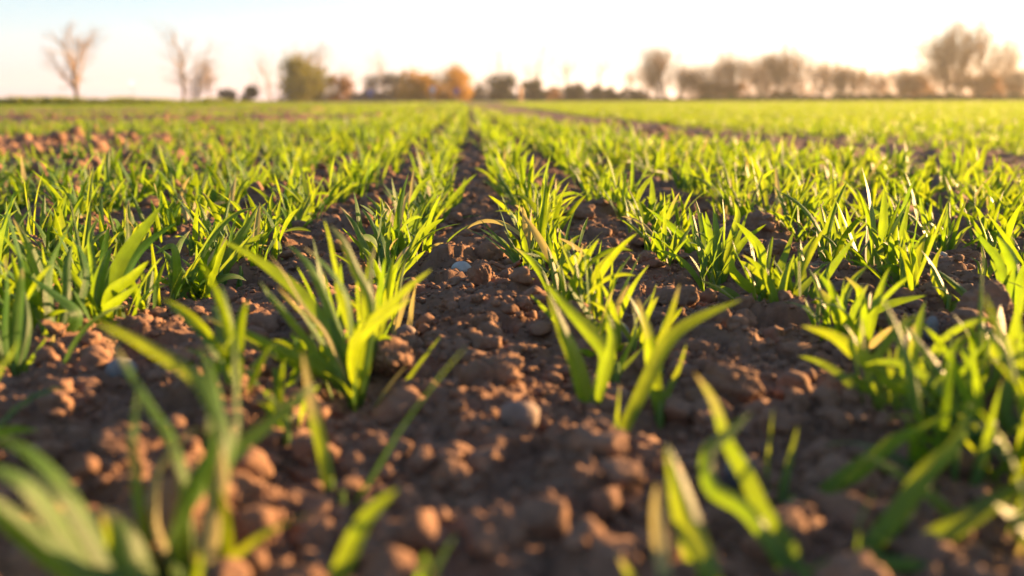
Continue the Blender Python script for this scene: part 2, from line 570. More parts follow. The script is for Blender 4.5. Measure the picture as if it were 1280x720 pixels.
def tube(mb, P, rad, n=6, **at):
    T = np.gradient(P, axis=0)
    T /= np.linalg.norm(T, axis=1)[:, None] + 1e-12
    ref = np.array([0.0, 0, 1]) if abs(T[0, 2]) < 0.9 else np.array([1.0, 0, 0])
    A = np.cross(T, ref); A /= np.linalg.norm(A, axis=1)[:, None] + 1e-12
    B = np.cross(T, A)
    a = np.linspace(0, 2 * math.pi, n, endpoint=False)
    V = (P[:, None] + rad[:, None, None] * (A[:, None] * np.cos(a)[None, :, None] + B[:, None] * np.sin(a)[None, :, None])).reshape(-1, 3)
    m = len(P)
    idx = np.arange(m * n).reshape(m, n)
    nx = np.roll(idx, -1, 1)
    F = np.stack([idx[:-1], nx[:-1], nx[1:], idx[1:]], -1).reshape(-1, 4)
    mb.add(V, F, **at)


make_root()


def in_view(x, y, z=0.0, mx=0, my=0):
    px, py, D = project(np.stack([x, y, np.full_like(x, z)], -1))
    return (D > 0.05) & (px > -mx) & (px < 1280 + mx) & (py < 720 + my)


# random larger clods, each a thing
NICE = ['nubbly', 'rounded', 'flat', 'angular', 'crumbly', 'squat', 'oblong', 'broken', 'pitted', 'wedge-like']


def ordinal(n):
    w = ['first', 'second', 'third', 'fourth', 'fifth', 'sixth', 'seventh', 'eighth', 'ninth', 'tenth', 'eleventh', 'twelfth']
    return w[n]


def furrow_name(k):
    if k == 0: return 'the bare middle furrow'
    side = 'right' if k > 0 else 'left'
    n = abs(k)
    if n == 1: return f'the first furrow {side} of the middle one'
    if n == 2: return f'the second furrow {side} of the middle one'
    return f'the third furrow {side} of the middle one'


def random_clods():
    cand = []
    tries = 0
    while len(cand) < 84 and tries < 6000:
        tries += 1
        y = math.exp(random.uniform(math.log(0.36), math.log(1.75)))
        k = random.choice([0, 0, 0, 1, 1, -1, -1, 2, -2])
        x = k * ROW + random.gauss(0, 0.035)
        s = random.choice([0.007, 0.008, 0.010, 0.012, 0.015, 0.018]) * (0.75 + 0.3 * min(y, 1.5))
        px, py, D = project(np.array([x, y, 0.0]))
        if not (10 < px < 1270 and 200 < py < 712): continue
        if any(abs(x - a - (y - b) * a / b) < c + s and -0.10 < y - b < c for a, b, c in CLEAR): continue
        if any((x - a) ** 2 + (y - b) ** 2 < (c + s) ** 2 * 1.1 for a, b, c in CLOD_XY): continue
        CLOD_XY.append((x, y, s)); cand.append((k, y, x, s))
    cand.sort()
    cnt = {}
    for i, (k, y, x, s) in enumerate(cand):
        j = cnt.get(k, 0); cnt[k] = j + 1
        V, F = lump(4, 900 + i * 7, 1.1, cut=(0.55, 0.92))
        V = rot_z(V, random.uniform(0, 6.28)) * np.array([s, s * random.uniform(0.7, 1), s * random.uniform(0.6, 0.9)])
        org = np.array([x, y, float(soil_h(x, y))])
        o = mesh_obj('soil_clod', V + org + np.array([0, 0, s * 0.22]), F, M_CLOD, origin=org)
        if j < 12:
            lab = f'{random.choice(NICE)} brown clod, {ordinal(j)} from the camera in {furrow_name(k)}'
        else:
            lab = f'small brown clod lying far along {furrow_name(k)}'
        tag(o, lab, 'clod', 'soil clods and stones')


random_clods()


def crumbs():
    """uncountable small crumbs and far clods: one stuff object"""
    mb = MB()
    protos = {1: [lump(1, 50 + i, 1.5, cut=(0.5, 0.9)) for i in range(12)], 2: [lump(2, 80 + i, 1.2, cut=(0.5, 0.9)) for i in range(18)], 3: [lump(3, 120 + i, 1.1, cut=(0.5, 0.9)) for i in range(16)]}

    def scatter(n, ymin, ymax, slo, shi, sub, mask=None, sink=0.25):
        y = np.exp(rng.uniform(math.log(ymin), math.log(ymax), n))
        half = 0.60 * y + 0.12
        x = rng.uniform(-1, 1, n) * half + 0.04 * y
        s = slo * (shi / slo) ** (rng.uniform(0, 1, n) ** 2.2)
        if mask is not None:
            k = mask(x, y); x, y, s = x[k], y[k], s[k]
        k = np.ones(len(x), bool)
        for cx, cy, cw in CLEAR:
            k &= ~((np.abs(x - cx - (y - cy) * cx / cy) < cw * 1.1) & (y < cy + cw) & (y > cy - 0.085) & (s > 0.0018))
        x, y, s = x[k], y[k], s[k]
        z = soil_h(x, y)
        which = rng.integers(0, len(protos[sub]), len(x))
        for w in range(len(protos[sub])):
            i = np.where(which == w)[0]
            if not len(i): continue
            P, F = protos[sub][w]
            a = rng.uniform(0, 6.28, len(i)); c, sn = np.cos(a)[:, None], np.sin(a)[:, None]
            fl = rng.uniform(0.6, 1.0, len(i))[:, None]
            Q = np.stack([P[None, :, 0] * c - P[None, :, 1] * sn, P[None, :, 0] * sn + P[None, :, 1] * c,
                          P[None, :, 2] * fl + sink], -1) * s[i][:, None, None]
            Q += np.stack([x[i], y[i], z[i]], -1)[:, None]
            G = (F[None] + (np.arange(len(i)) * len(P))[:, None, None]).reshape(-1, 3)
            mb.add(Q.reshape(-1, 3), G)

    scatter(5200, 0.27, 2.8, 0.0028, 0.0130, 3)
    scatter(16000, 0.35, 2.8, 0.0012, 0.0050, 2)
    scatter(42000, 0.35, 2.0, 0.0007, 0.0022, 1)
    scatter(2600, 1.6, 9.0, 0.007, 0.022, 2, lambda x, y: (x < 0.2 * y) | (rng.uniform(0, 1, len(x)) < 0.3))
    scatter(2200, 2.4, 13.0, 0.012, 0.036, 2, lambda x, y: x < -0.22 * y)
    o = mb.build('soil_crumbs', M_CLOD)
    tag(o, 'loose brown soil crumbs scattered over the whole field', 'soil crumbs', None, 'stuff')


crumbs()

# ------------------------------------------------------------------ wheat leaves
def catmull(P, n):
    P = np.asarray(P, float)
    if len(P) == 2:
        t = np.linspace(0, 1, n)[:, None]
        return P[0] * (1 - t) + P[1] * t
    Q = np.concatenate([[2 * P[0] - P[1]], P, [2 * P[-1] - P[-2]]])
    seg = len(P) - 1
    t = np.linspace(0, seg, n)
    i = np.minimum(t.astype(int), seg - 1); f = (t - i)[:, None]
    a, b, c, d = Q[i], Q[i + 1], Q[i + 2], Q[i + 3]
    return 0.5 * ((2 * b) + (-a + c) * f + (2 * a - 5 * b + 4 * c - d) * f ** 2 + (-a + 3 * b - 3 * c + d) * f ** 3)


def width_profile(v, neck=0.42):
    w = neck + (1 - neck) * np.clip(v / 0.38, 0, 1) ** 0.8
    tip = np.clip((v - 0.42) / 0.58, 0, 1)
    return w * np.clip(1 - tip ** 2.0, 0, 1) ** 0.75 + 0.012


def ribbon(P, S, W, fold=0.18, flat=False):
    """P centre line, S unit side vectors, W full widths -> verts, faces, along, across"""
    n = len(P)
    T = np.gradient(P, axis=0); T /= np.linalg.norm(T, axis=1)[:, None] + 1e-12
    Nn = np.cross(S, T)
    v = np.linspace(0, 1, n)
    if flat:
        cols = (-1, 1)
    else:
        cols = (-1, -0.5, 0, 0.5, 1)
    V = np.stack([P + S * (W * 0.5 * c)[:, None] + Nn * (W * fold * (abs(c) - 0.4))[:, None] for c in cols], 1)
    k = len(cols)
    idx = np.arange(n * k).reshape(n, k)
    F = np.stack([idx[:-1, :-1], idx[:-1, 1:], idx[1:, 1:], idx[1:, :-1]], -1).reshape(-1, 4)
    return V.reshape(-1, 3), F, np.repeat(v, k), np.tile(np.array(cols, float), n)


def rotate_about(S, T, a):
    c, s = np.cos(a)[:, None], np.sin(a)[:, None]
    return S * c + np.cross(T, S) * s + T * (np.sum(T * S, 1)[:, None]) * (1 - c)


def leaf_from_line(P, W, face=None, twist0=0.0, twist1=0.0, seg=None, fold=0.18, flat=False, neck=0.42):
    T = np.gradient(P, axis=0); T /= np.linalg.norm(T, axis=1)[:, None] + 1e-12
    V = (P - CP) if face is None else np.tile(face, (len(P), 1))
    S = np.cross(T, V); S /= np.linalg.norm(S, axis=1)[:, None] + 1e-9
    v = np.linspace(0, 1, len(P))
    S = rotate_about(S, T, twist0 + twist1 * v)
    return ribbon(P, S, W * width_profile(v, neck), fold, flat)


def random_leaf(r, L, lean, az, droop, n, W, flat, base=(0, 0, 0)):
    """arching blade from the base; lean = start angle from vertical"""
    v = np.linspace(0, 1, n)
    ang = lean + droop * v ** 1.6
    ds = L / (n - 1)
    hx = np.concatenate([[0], np.cumsum(np.sin(ang[:-1]) * ds)])
    hz = np.concatenate([[0], np.cumsum(np.cos(ang[:-1]) * ds)])
    sway = r.normal(0, 0.05) * L * v ** 2
    d = np.array([math.cos(az), math.sin(az)]); e = np.array([-d[1], d[0]])
    P = np.stack([base[0] + hx * d[0] + sway * e[0], base[1] + hx * d[1] + sway * e[1], base[2] + hz - 0.004], 1)
    face = np.array([d[0] * 0.75, d[1] * 0.75, -1.0]) if lean + droop * 0.4 > 0.12 else np.array([d[0], d[1], -0.2])
    return leaf_from_line(P, W, face, r.normal(0, 0.35), r.normal(0, 1.0), fold=abs(r.normal(0.16, 0.08)), flat=flat)


def plant_leaves(r, n, flat, size=1.0, nl=None, wide=1.0):
    """list of (V,F,along,across,rnd,dry) for one seedling at the origin"""
    out = []
    nl = nl or int(r.integers(6, 11))
    lean0, laz = abs(r.normal(0, 0.12)), r.uniform(0, 6.28)
    tone = r.uniform(0, 1)
    for j in range(nl):
        f = j / max(1, nl - 1)
        L = size * r.uniform(0.044, 0.092) * (0.75 + 0.35 * (1 - abs(2 * f - 1)))
        lean = abs(r.normal(0.26, 0.28)) + lean0 * 0.5
        droop = abs(r.normal(0.40, 0.45))
        if r.uniform() < 0.16: droop += 0.9
        az = r.uniform(0, 6.28)
        W = size * r.uniform(0.0048, 0.0088) * wide
        b = (r.normal(0, 0.006), r.normal(0, 0.008), 0)
        V, F, al, ac = random_leaf(r, L, lean, az, droop, n, W, flat, b)
        dry = 0.0
        u = r.uniform()
        if u < 0.035: dry = 1.4
        elif u < 0.15: dry = r.uniform(0.25, 0.6)
        out.append((V, F, al, ac, np.clip(tone * 0.6 + r.uniform(0, 0.4), 0, 1), dry))
    return out


# ------------------------------------------------------------------ hero seedlings, traced in the photo and set in depth
# (base pixel, label, [ (points from base to tip, width px, depth change at tip in m, straw tint
HERO = [
 ((440, 516), 'bushy seedling with many pale-edged blades in the row left of the middle furrow, slightly blurred', [
   ([(442, 500), (432, 450), (418, 400), (392, 340), (377, 320), (356, 302)], 17, .02, .3),
   ([(440, 470), (437, 385), (422, 350), (400, 325), (379, 308)], 12, -.01, .5),
   ([(445, 470), (436, 400), (418, 330), (412, 300), (405, 274)], 11, .03, .1),
   ([(450, 490), (462, 420), (462, 372), (446, 340), (430, 303), (412, 281)], 15, -.02, .45),
   ([(446, 480), (438, 440), (458, 408), (484, 383), (512, 357), (540, 336)], 19, -.02, 0),
   ([(444, 490), (440, 440), (466, 407), (492, 388), (514, 372)], 15, -.05, 0),
   ([(452, 495), (460, 440), (458, 390), (462, 337), (470, 303)], 13, .02, .5),
   ([(442, 495), (425, 430), (398, 395), (376, 368), (350, 345), (318, 322), (272, 297)], 20, .02, .2),
   ([(440, 495), (410, 420), (382, 385), (358, 345), (337, 318)], 12, -.01, 1.3),
   ([(440, 500), (412, 440), (390, 408), (370, 382), (347, 358)], 16, -.03, .6),
   ([(436, 490), (395, 440), (362, 398), (340, 372), (325, 352)], 12, -.04, .3),
   ([(438, 495), (400, 462), (372, 447), (340, 434), (300, 414), (252, 394)], 17, -.04, .5),
   ([(436, 492), (400, 470), (350, 450), (310, 430), (262, 408)], 13, -.02, 0),
   ([(445, 500), (446, 440), (432, 395), (422, 360), (424, 335)], 12, 0, 0),
   ([(447, 505), (452, 450), (455, 400), (450, 360)], 10, .02, 0)]),
 ((456, 494), 'short dark-footed seedling just behind the bushy left seedling', [
   ([(452, 460), (449, 410), (446, 360), (449, 330)], 10, 0, .2),
   ([(458, 470), (468, 430), (472, 400), (470, 365)], 10, .02, 0),
   ([(455, 470), (470, 440), (480, 405), (478, 380)], 9, .03, 0)]),
 ((487, 364), 'sharp seedling with a spotted drooping blade in the left row beside the crumbly clod', [
   ([(490, 345), (500, 330), (517, 302), (535, 274)], 11, .0, 0),
   ([(488, 350), (491, 330), (497, 305), (500, 280)], 8, -.01, .1),
   ([(484, 358), (496, 344), (514, 328), (532, 313)], 12, -.03, 0),
   ([(486, 350), (480, 330), (474, 300), (462, 272), (452, 260)], 9, .03, 0),
   ([(485, 352), (470, 335), (452, 300), (442, 278), (430, 265)], 10, .02, .4),
   ([(483, 355), (476, 330), (474, 300), (478, 262)], 9, .02, 0),
   ([(486, 350), (482, 310), (470, 285), (452, 262)], 9, .05, .4),
   ([(489, 350), (484, 320), (486, 290), (490, 276)], 7, .03, 0)]),
 ((414, 646), 'thin seedling with one tall straw-tipped blade standing alone on near soil', [
   ([(414, 625), (404, 565), (394, 525), (386, 485), (378, 440)], 17, .0, .75)]),
 ((428, 664), 'single long bright blade leaning right across the near middle furrow', [
   ([(438, 645), (468, 595), (503, 535), (545, 478), (583, 433)], 21, .02, .1)]),
 ((412, 790), 'out-of-focus blade leaning right at the bottom edge left of centre', [
   ([(418, 740), (436, 690), (460, 645), (497, 611)], 26, .0, .2)]),
 ((505, 830), 'rounded blurred blade tip poking up at the bottom edge', [
   ([(510, 790), (520, 740), (532, 690)], 42, .0, 0),
   ([(530, 780), (545, 715), (570, 668)], 16, .02, .2)]),
 ((222, 770), 'blurred many-bladed seedling at the near left with a tall straw-coloured blade', [
   ([(208, 718), (225, 655), (242, 620), (262, 598), (296, 562), (335, 530), (375, 496), (396, 479)], 24, .06, 0),
   ([(262, 745), (266, 690), (272, 640), (280, 600), (277, 556)], 36, -.02, 1.2),  # sunlit blade: its light is put into the straw colour
   ([(195, 715), (178, 640), (172, 590), (168, 545), (174, 480)], 18, .01, .1),
   ([(238, 700), (235, 640), (228, 588), (212, 542), (192, 513), (160, 460), (131, 411)], 20, .04, .45),
   ([(262, 680), (270, 600), (271, 530), (272, 497), (262, 462), (250, 432)], 26, .05, 0),
   ([(262, 690), (284, 600), (297, 540), (297, 500), (295, 440), (289, 395)], 10, .05, .2),
   ([(255, 690), (280, 600), (282, 545), (258, 490), (236, 464), (200, 443), (160, 420), (118, 401)], 22, .05, .35),
   ([(225, 700), (232, 640), (248, 600), (262, 570), (268, 540)], 26, .0, 0),
   ([(215, 710), (196, 650), (200, 590), (235, 545), (262, 535)], 20, .02, 1.2)]),
 ((200, 800), 'large blurred seedling in the bottom left corner with broad arching straw-lit blades', [
   ([(190, 760), (168, 715), (150, 672), (126, 634)], 50, .0, .55),  # straw tip paints in the sunlit paleness of this blade
   ([(180, 770), (140, 705), (104, 640), (76, 598), (34, 560), (-20, 540)], 40, -.01, .3),
   ([(170, 770), (118, 716), (86, 670), (58, 630), (26, 598), (-20, 580)], 38, -.03, .2),
   ([(160, 780), (105, 722), (52, 682), (0, 640), (-40, 612)], 34, -.04, 0)]),
 ((739, 530), 'seedling with two broad crossing blades leaning left, right of the middle furrow', [
   ([(737, 512), (731, 488), (719, 448), (703, 412), (684, 363)], 25, -.02, .3),
   ([(744, 505), (757, 460), (765, 425), (760, 390)], 18, .0, .2),
   ([(748, 495), (758, 446), (738, 416), (712, 388), (680, 352)], 22, .02, .3)]),
 ((767, 573), 'seedling whose single long blade sweeps right over the flat-topped clod', [
   ([(772, 556), (792, 512), (812, 470), (826, 440), (848, 413), (884, 392), (928, 374)], 22, .03, 0),
   ([(768, 545), (771, 510), (775, 480)], 10, .0, .5)]),
 ((824, 541), 'upright seedling with a pale-rimmed centre blade beside the long sweeping blade', [
   ([(824, 515), (819, 485), (814, 450), (810, 415), (796, 371)], 20, -.01, .55),
   ([(826, 515), (834, 490), (847, 463), (858, 430)], 13, .02, .1),
   ([(822, 510), (822, 470), (826, 430), (838, 395), (850, 354)], 15, .03, .4)]),
 ((770, 488), 'dark-stemmed seedling behind the upright right-hand seedling', [
   ([(771, 470), (783, 443), (795, 412), (790, 378)], 11, .0, 0),
   ([(773, 468), (790, 448), (806, 432)], 9, .02, 0),
   ([(766, 470), (764, 430), (758, 405), (757, 385)], 12, .03, 0)]),
 ((758, 428), 'leafy seedling with fanned blades in the right row behind the upright grey stone', [
   ([(766, 405), (775, 375), (786, 348), (801, 317)], 11, .0, 0),
   ([(772, 400), (784, 372), (796, 350), (811, 331)], 11, -.03, 0),
   ([(760, 400), (763, 365), (766, 315)], 7, .02, .2),
   ([(752, 410), (746, 375), (738, 340), (737, 300)], 10, .04, 0),
   ([(752, 412), (750, 372), (748, 345), (744, 322)], 9, -.02, .2),
   ([(750, 415), (735, 390), (722, 372), (708, 353)], 15, -.04, 0),
   ([(748, 415), (742, 372), (720, 345), (700, 300)], 10, .04, .5)]),
 ((733, 390), 'low seedling with curved blades in the right row between two leafier ones', [
   ([(735, 370), (736, 340), (732, 322), (714, 306), (697, 297)], 10, .0, .8),
   ([(732, 370), (724, 345), (716, 325), (708, 310)], 10, .03, .3),
   ([(738, 372), (744, 345), (752, 300)], 7, .02, 0)]),
 ((657, 351), 'sharp open-fanned seedling in the right row at the edge of the middle furrow', [
   ([(652, 340), (639, 322), (613, 300), (577, 283)], 10, -.02, 0),
   ([(655, 342), (644, 322), (624, 298), (599, 273)], 9, .01, 0),
   ([(652, 335), (643, 312), (633, 285), (621, 252)], 10, .03, .2),
   ([(657, 335), (657, 315), (653, 295), (646, 276)], 9, -.01, 0),
   ([(660, 338), (664, 317), (668, 295), (669, 280)], 8, .01, 0),
   ([(664, 340), (672, 330), (683, 310), (693, 290)], 12, -.01, 0),
   ([(662, 342), (670, 325), (680, 312), (688, 304)], 9, .03, .5),
   ([(655, 338), (652, 300), (648, 270), (650, 250)], 8, .04, 0)]),
 ((872, 333), 'seedling with a long pale-edged blade leaning left in the second row right', [
   ([(866, 318), (852, 297), (832, 278), (807, 259)], 10, -.01, .4),
   ([(871, 315), (870, 295), (866, 275), (861, 257)], 10, .0, .3),
   ([(868, 318), (860, 298), (845, 285), (830, 272)], 9, .03, 0),
   ([(876, 318), (884, 300), (890, 280)], 8, .02, 0)]),
 ((897, 362), 'dense upright seedling with glowing blades in the second row right, in focus', [
   ([(893, 335), (889, 300), (882, 264)], 11, .0, 0),
   ([(897, 335), (896, 295), (892, 258)], 12, .02, 0),
   ([(900, 335), (905, 290), (903, 248)], 12, .03, 0),
   ([(903, 340), (914, 300), (922, 270), (918, 252)], 11, .01, 0),
   ([(904, 340), (920, 305), (936, 262)], 8, .02, .1),
   ([(905, 345), (928, 304), (958, 280)], 11, -.01, 0),
   ([(890, 345), (884, 330), (882, 300)], 9, -.02, 0)]),
 ((948, 392), 'bushy seedling with dark curled blades in the second row right, near the front', [
   ([(951, 372), (955, 340), (950, 312), (934, 292), (919, 277)], 15, .0, .3),
   ([(944, 372), (935, 345), (922, 320), (915, 300)], 14, .01, 0),
   ([(950, 370), (944, 330), (937, 300), (915, 272)], 10, .03, .3),
   ([(954, 375), (975, 335), (992, 290)], 14, .02, 0),
   ([(947, 370), (925, 350), (915, 335), (917, 318)], 14, -.02, 0)]),
 ((972, 412), 'thick seedling with a whitish scarred blade in the second row right', [
   ([(970, 390), (962, 360), (948, 335), (928, 318)], 14, -.01, .4),
   ([(975, 390), (980, 350), (993, 317)], 13, .0, .2),
   ([(968, 388), (958, 350), (960, 320), (966, 295)], 13, .03, 0),
   ([(978, 392), (994, 370), (1012, 350), (1030, 328)], 11, .03, 0)]),
 ((1006, 398), 'seedling with one very long glowing blade pointing up right', [
   ([(1010, 382), (1020, 360), (1038, 336), (1070, 294)], 19, .0, 0),
   ([(1002, 380), (996, 350), (992, 318)], 12, .0, .3),
   ([(1004, 380), (1016, 345), (1040, 325)], 11, .03, 0),
   ([(1000, 380), (985, 350), (978, 330)], 9, .0, 0)]),
 ((1056, 438), 'seedling with a long flat blade lying low to the right', [
   ([(1056, 415), (1080, 394), (1118, 378), (1158, 369)], 15, .0, 0),
   ([(1062, 420), (1068, 390), (1074, 365), (1057, 346)], 14, -.01, .5),
   ([(1052, 415), (1054, 380), (1066, 352), (1085, 332)], 13, .02, 0),
   ([(1048, 415), (1040, 385), (1034, 340)], 11, .03, .2),
   ([(1046, 418), (1030, 400), (1012, 385), (1005, 370)], 10, .02, 0)]),
 ((1110, 366), 'small spiky seedling with narrow blades on the right, in focus', [
   ([(1105, 350), (1098, 330), (1090, 297)], 9, .0, .2),
   ([(1108, 350), (1104, 332), (1097, 316)], 9, -.02, .4),
   ([(1112, 350), (1120, 325), (1128, 304)], 9, .0, 0),
   ([(1114, 352), (1124, 328), (1140, 306)], 11, .02, 0),
   ([(1116, 355), (1134, 340), (1157, 327)], 12, -.01, 0),
   ([(1108, 345), (1100, 318), (1115, 289)], 12, .03, 0),
   ([(1118, 356), (1130, 345), (1127, 330)], 8, -.03, 0)]),
 ((1184, 396), 'low seedling with forked flat blades left of the biggest dome-shaped clod', [
   ([(1186, 380), (1172, 345), (1162, 325), (1151, 312)], 13, .0, .2),
   ([(1182, 375), (1168, 350), (1168, 328), (1178, 307)], 11, .02, 0),
   ([(1190, 385), (1200, 378), (1185, 365), (1162, 357)], 15, -.02, 0),
   ([(1188, 385), (1212, 375), (1190, 352), (1168, 335)], 15, .01, 0)]),
 ((1262, 408), 'tall broad-bladed seedling at the right edge behind the biggest clod', [
   ([(1268, 380), (1268, 335), (1258, 312), (1246, 295)], 18, .0, 0),
   ([(1262, 385), (1250, 330), (1234, 308), (1215, 285)], 12, .02, .4),
   ([(1270, 385), (1276, 350), (1285, 320)], 16, -.01, 0),
   ([(1256, 385), (1248, 345), (1238, 325)], 10, .03, 0),
   ([(1264, 390), (1262, 350), (1266, 310)], 12, .05, 0)]),
 ((1226, 372), 'thin upright seedling directly behind the biggest dome-shaped clod', [
   ([(1226, 355), (1224, 330), (1212, 320)], 8, .0, .2),
   ([(1229, 355), (1232, 330), (1226, 300)], 9, .0, 0),
   ([(1231, 352), (1242, 330), (1252, 308)], 9, .0, 0)]),
 ((1118, 556), 'blurred seedling with a broad drooping blade in the near right row', [
   ([(1130, 515), (1140, 492), (1120, 479), (1095, 460), (1066, 438), (1040, 419), (1002, 407)], 26, .01, .3),
   ([(1116, 538), (1096, 514), (1082, 486), (1060, 466)], 22, .0, .3),
   ([(1112, 520), (1092, 470), (1104, 436), (1126, 411), (1150, 391)], 17, .02, 0),
   ([(1136, 525), (1148, 480), (1141, 440), (1142, 404)], 18, .01, .5),
   ([(1117, 530), (1120, 490), (1123, 442), (1132, 392)], 11, .02, .2),
   ([(1112, 520), (1108, 480), (1110, 440), (1100, 410)], 12, .04, 0)]),
 ((1184, 566), 'tangled yellow-green seedling in the near right row, dappled with light', [
   ([(1180, 540), (1198, 500), (1190, 473), (1172, 478), (1152, 490)], 22, .0, 0),
   ([(1182, 540), (1182, 470), (1190, 414)], 10, .02, .2),
   ([(1190, 540), (1205, 500), (1218, 470), (1205, 438), (1198, 440)], 18, .01, .2),
   ([(1192, 540), (1222, 500), (1250, 470), (1240, 446), (1212, 456)], 22, .0, .2),
   ([(1186, 545), (1166, 520), (1150, 505)], 18, .02, 0),
   ([(1192, 545), (1226, 530), (1250, 520)], 18, .02, 0)]),
 ((1288, 585), 'broad-bladed blurred seedling half cut off by the right edge', [
   ([(1292, 540), (1282, 480), (1266, 442), (1262, 420)], 28, .0, 0),
   ([(1280, 550), (1256, 520), (1262, 480), (1280, 460)], 22, .0, 0),
   ([(1286, 560), (1262, 560), (1240, 545), (1222, 520)], 20, -.02, 0)]),
 ((985, 672), 'near right seedling with a long dappled blade reaching right', [
   ([(995, 652), (1040, 612), (1085, 580), (1122, 552), (1164, 532), (1212, 500)], 27, .03, 0),
   ([(975, 640), (982, 595), (997, 533)], 13, .03, .2),
   ([(968, 640), (958, 600), (966, 510)], 13, .04, .2)]),
 ((1004, 770), 'blurred right-hand seedling with a blade curled back to a straw-white tip', [
   ([(995, 706), (973, 664), (952, 638), (934, 597), (910, 555), (892, 502), (868, 466)], 24, .07, .55),
   ([(985, 720), (935, 640), (890, 610), (886, 565), (912, 540), (940, 514)], 22, .04, .1),
   ([(1020, 720), (1060, 706), (1100, 704), (1140, 706), (1190, 716)], 24, .0, 0),
   ([(1035, 735), (1068, 690), (1074, 652), (1094, 612)], 20, .02, .2)]),
 ((905, 790), 'broad bright blurred blade standing at the bottom right of centre', [
   ([(888, 730), (872, 690), (858, 645), (847, 602), (834, 556)], 38, .02, .1),
   ([(840, 742), (828, 695), (822, 645), (821, 604)], 22, .0, 1.1),  # straw colour stands for the sun on this blade
   ([(810, 750), (790, 725), (770, 688)], 14, .0, .6)]),
 ((1068, 745), 'blurred seedling with a wide leaf slanting up right near the bottom edge', [
   ([(1084, 694), (1124, 642), (1160, 590), (1192, 558), (1216, 504)], 30, .03, 0),
   ([(1130, 702), (1186, 662), (1222, 640), (1260, 617), (1310, 596)], 30, .02, 0),
   ([(1110, 745), (1180, 718), (1230, 712)], 24, .0, 0)]),
 ((217, 386), 'slender seedling with a tall right-leaning blade standing clear between the left rows', [
   ([(222, 372), (236, 342), (254, 310), (278, 272)], 14, .0, 0),
   ([(216, 365), (212, 340), (205, 315)], 8, .0, .2),
   ([(220, 365), (222, 340), (216, 308), (192, 318)], 13, -.02, 0),
   ([(218, 365), (218, 330), (226, 305), (238, 288)], 12, .03, .5),
   ([(224, 375), (240, 345), (262, 300), (290, 270), (320, 258)], 10, .04, 0)]),
 ((250, 358), 'small forked seedling just right of the slender left seedling', [
   ([(246, 345), (238, 332), (226, 322)], 9, .0, .1),
   ([(250, 340), (253, 320), (258, 300)], 8, .0, 0),
   ([(252, 340), (262, 310), (272, 290)], 9, .03, 0)]),
 ((277, 354), 'seedling with glossy curved blades left of the first bare left furrow', [
   ([(275, 335), (272, 312), (270, 294)], 9, .0, .1),
   ([(279, 338), (290, 312), (308, 285), (322, 258)], 13, .02, 0),
   ([(281, 340), (298, 315), (316, 300), (335, 290)], 11, .0, 0),
   ([(283, 338), (300, 300), (310, 275)], 10, .03, 0)]),
 ((301, 355), 'tiny single-blade sprout on bare soil between the left rows', [
   ([(301, 345), (301, 334)], 7, .0, 0)]),
 ((132, 432), 'full seedling with broad right-leaning blades in the second row left', [
   ([(134, 390), (142, 350), (156, 318), (178, 288), (202, 256)], 20, .0, 0),
   ([(140, 395), (165, 330), (190, 300), (221, 278)], 17, .02, 0),
   ([(132, 400), (138, 366), (162, 348), (186, 326)], 19, -.02, 0),
   ([(122, 395), (121, 360), (130, 330), (140, 308)], 17, .0, 0),
   ([(124, 405), (128, 393), (146, 376), (176, 354)], 17, -.03, 0),
   ([(116, 400), (112, 370), (100, 315), (87, 247)], 9, .04, .4),
   ([(120, 400), (118, 350), (112, 300), (122, 272)], 12, .04, 0),
   ([(128, 400), (150, 345), (160, 300), (158, 260)], 10, .05, .5)]),
 ((161, 432), 'shaded seedling with a bluish folded blade at the foot of the second left row', [
   ([(162, 412), (166, 396), (172, 372), (177, 352)], 11, .0, 0),
   ([(156, 415), (140, 405), (124, 400), (112, 410)], 12, -.01, .3)]),
 ((73, 462), 'seedling with a dark twisted upright blade in the second row left, near the edge', [
   ([(68, 430), (62, 370), (66, 330), (80, 296), (97, 264)], 19, .03, 0),
   ([(66, 440), (50, 400), (32, 345), (20, 300), (5, 252)], 18, .02, .3),
   ([(80, 440), (98, 395), (70, 368), (32, 342)], 22, -.01, .2),
   ([(78, 440), (90, 420), (104, 407)], 10, .0, .4),
   ([(72, 430), (82, 370), (84, 330), (90, 305)], 14, .04, 0),
   ([(70, 430), (100, 380), (108, 330), (84, 288)], 12, .05, .1),
   ([(66, 432), (40, 380), (30, 330), (0, 290)], 12, .04, 0)]),
 ((18, 488), 'blurred seedling with pale spoon-shaped tips at the left edge', [
   ([(22, 478), (38, 450), (62, 416)], 17, .0, 0),
   ([(12, 460), (8, 410), (10, 360), (6, 318)], 17, -.02, .5),
   ([(16, 460), (22, 400), (26, 360), (28, 334)], 17, -.01, .5),
   ([(14, 490), (28, 488), (46, 480)], 18, -.04, .3),
   ([(24, 460), (34, 410), (30, 360)], 16, .02, 0),
   ([(10, 470), (-6, 420), (-10, 370)], 14, .0, 0)]),
]

INDIV = []        # (row key, y, root, heroic)


def build_plant(root, leaves, stem_r=0.0017, stem_h=0.018):
    mb = MB()
    o = np.array(root.location)
    tube(mb, np.array([o + (0, 0, -0.012), o + (0.0004, 0, stem_h * 0.5), o + (0.0006, 0.0002, stem_h)]),
         np.array([stem_r, stem_r, stem_r * 0.75]), 7, along=0.3, across=0.5, rnd=0.5, dry=0.0)
    mb.build('stem', M_STEM, root)
    for (V, F, al, ac, rn, dr) in leaves:
        n = len(V)
        lf = mesh_obj('leaf', V, F, M_WHEAT, root, dict(along=al, across=ac, rnd=np.full(n, rn), dry=np.full(n, dr)))
        if dr > 1.0:
            lf['label'] = 'straw-coloured blade'


HERO_XY = []


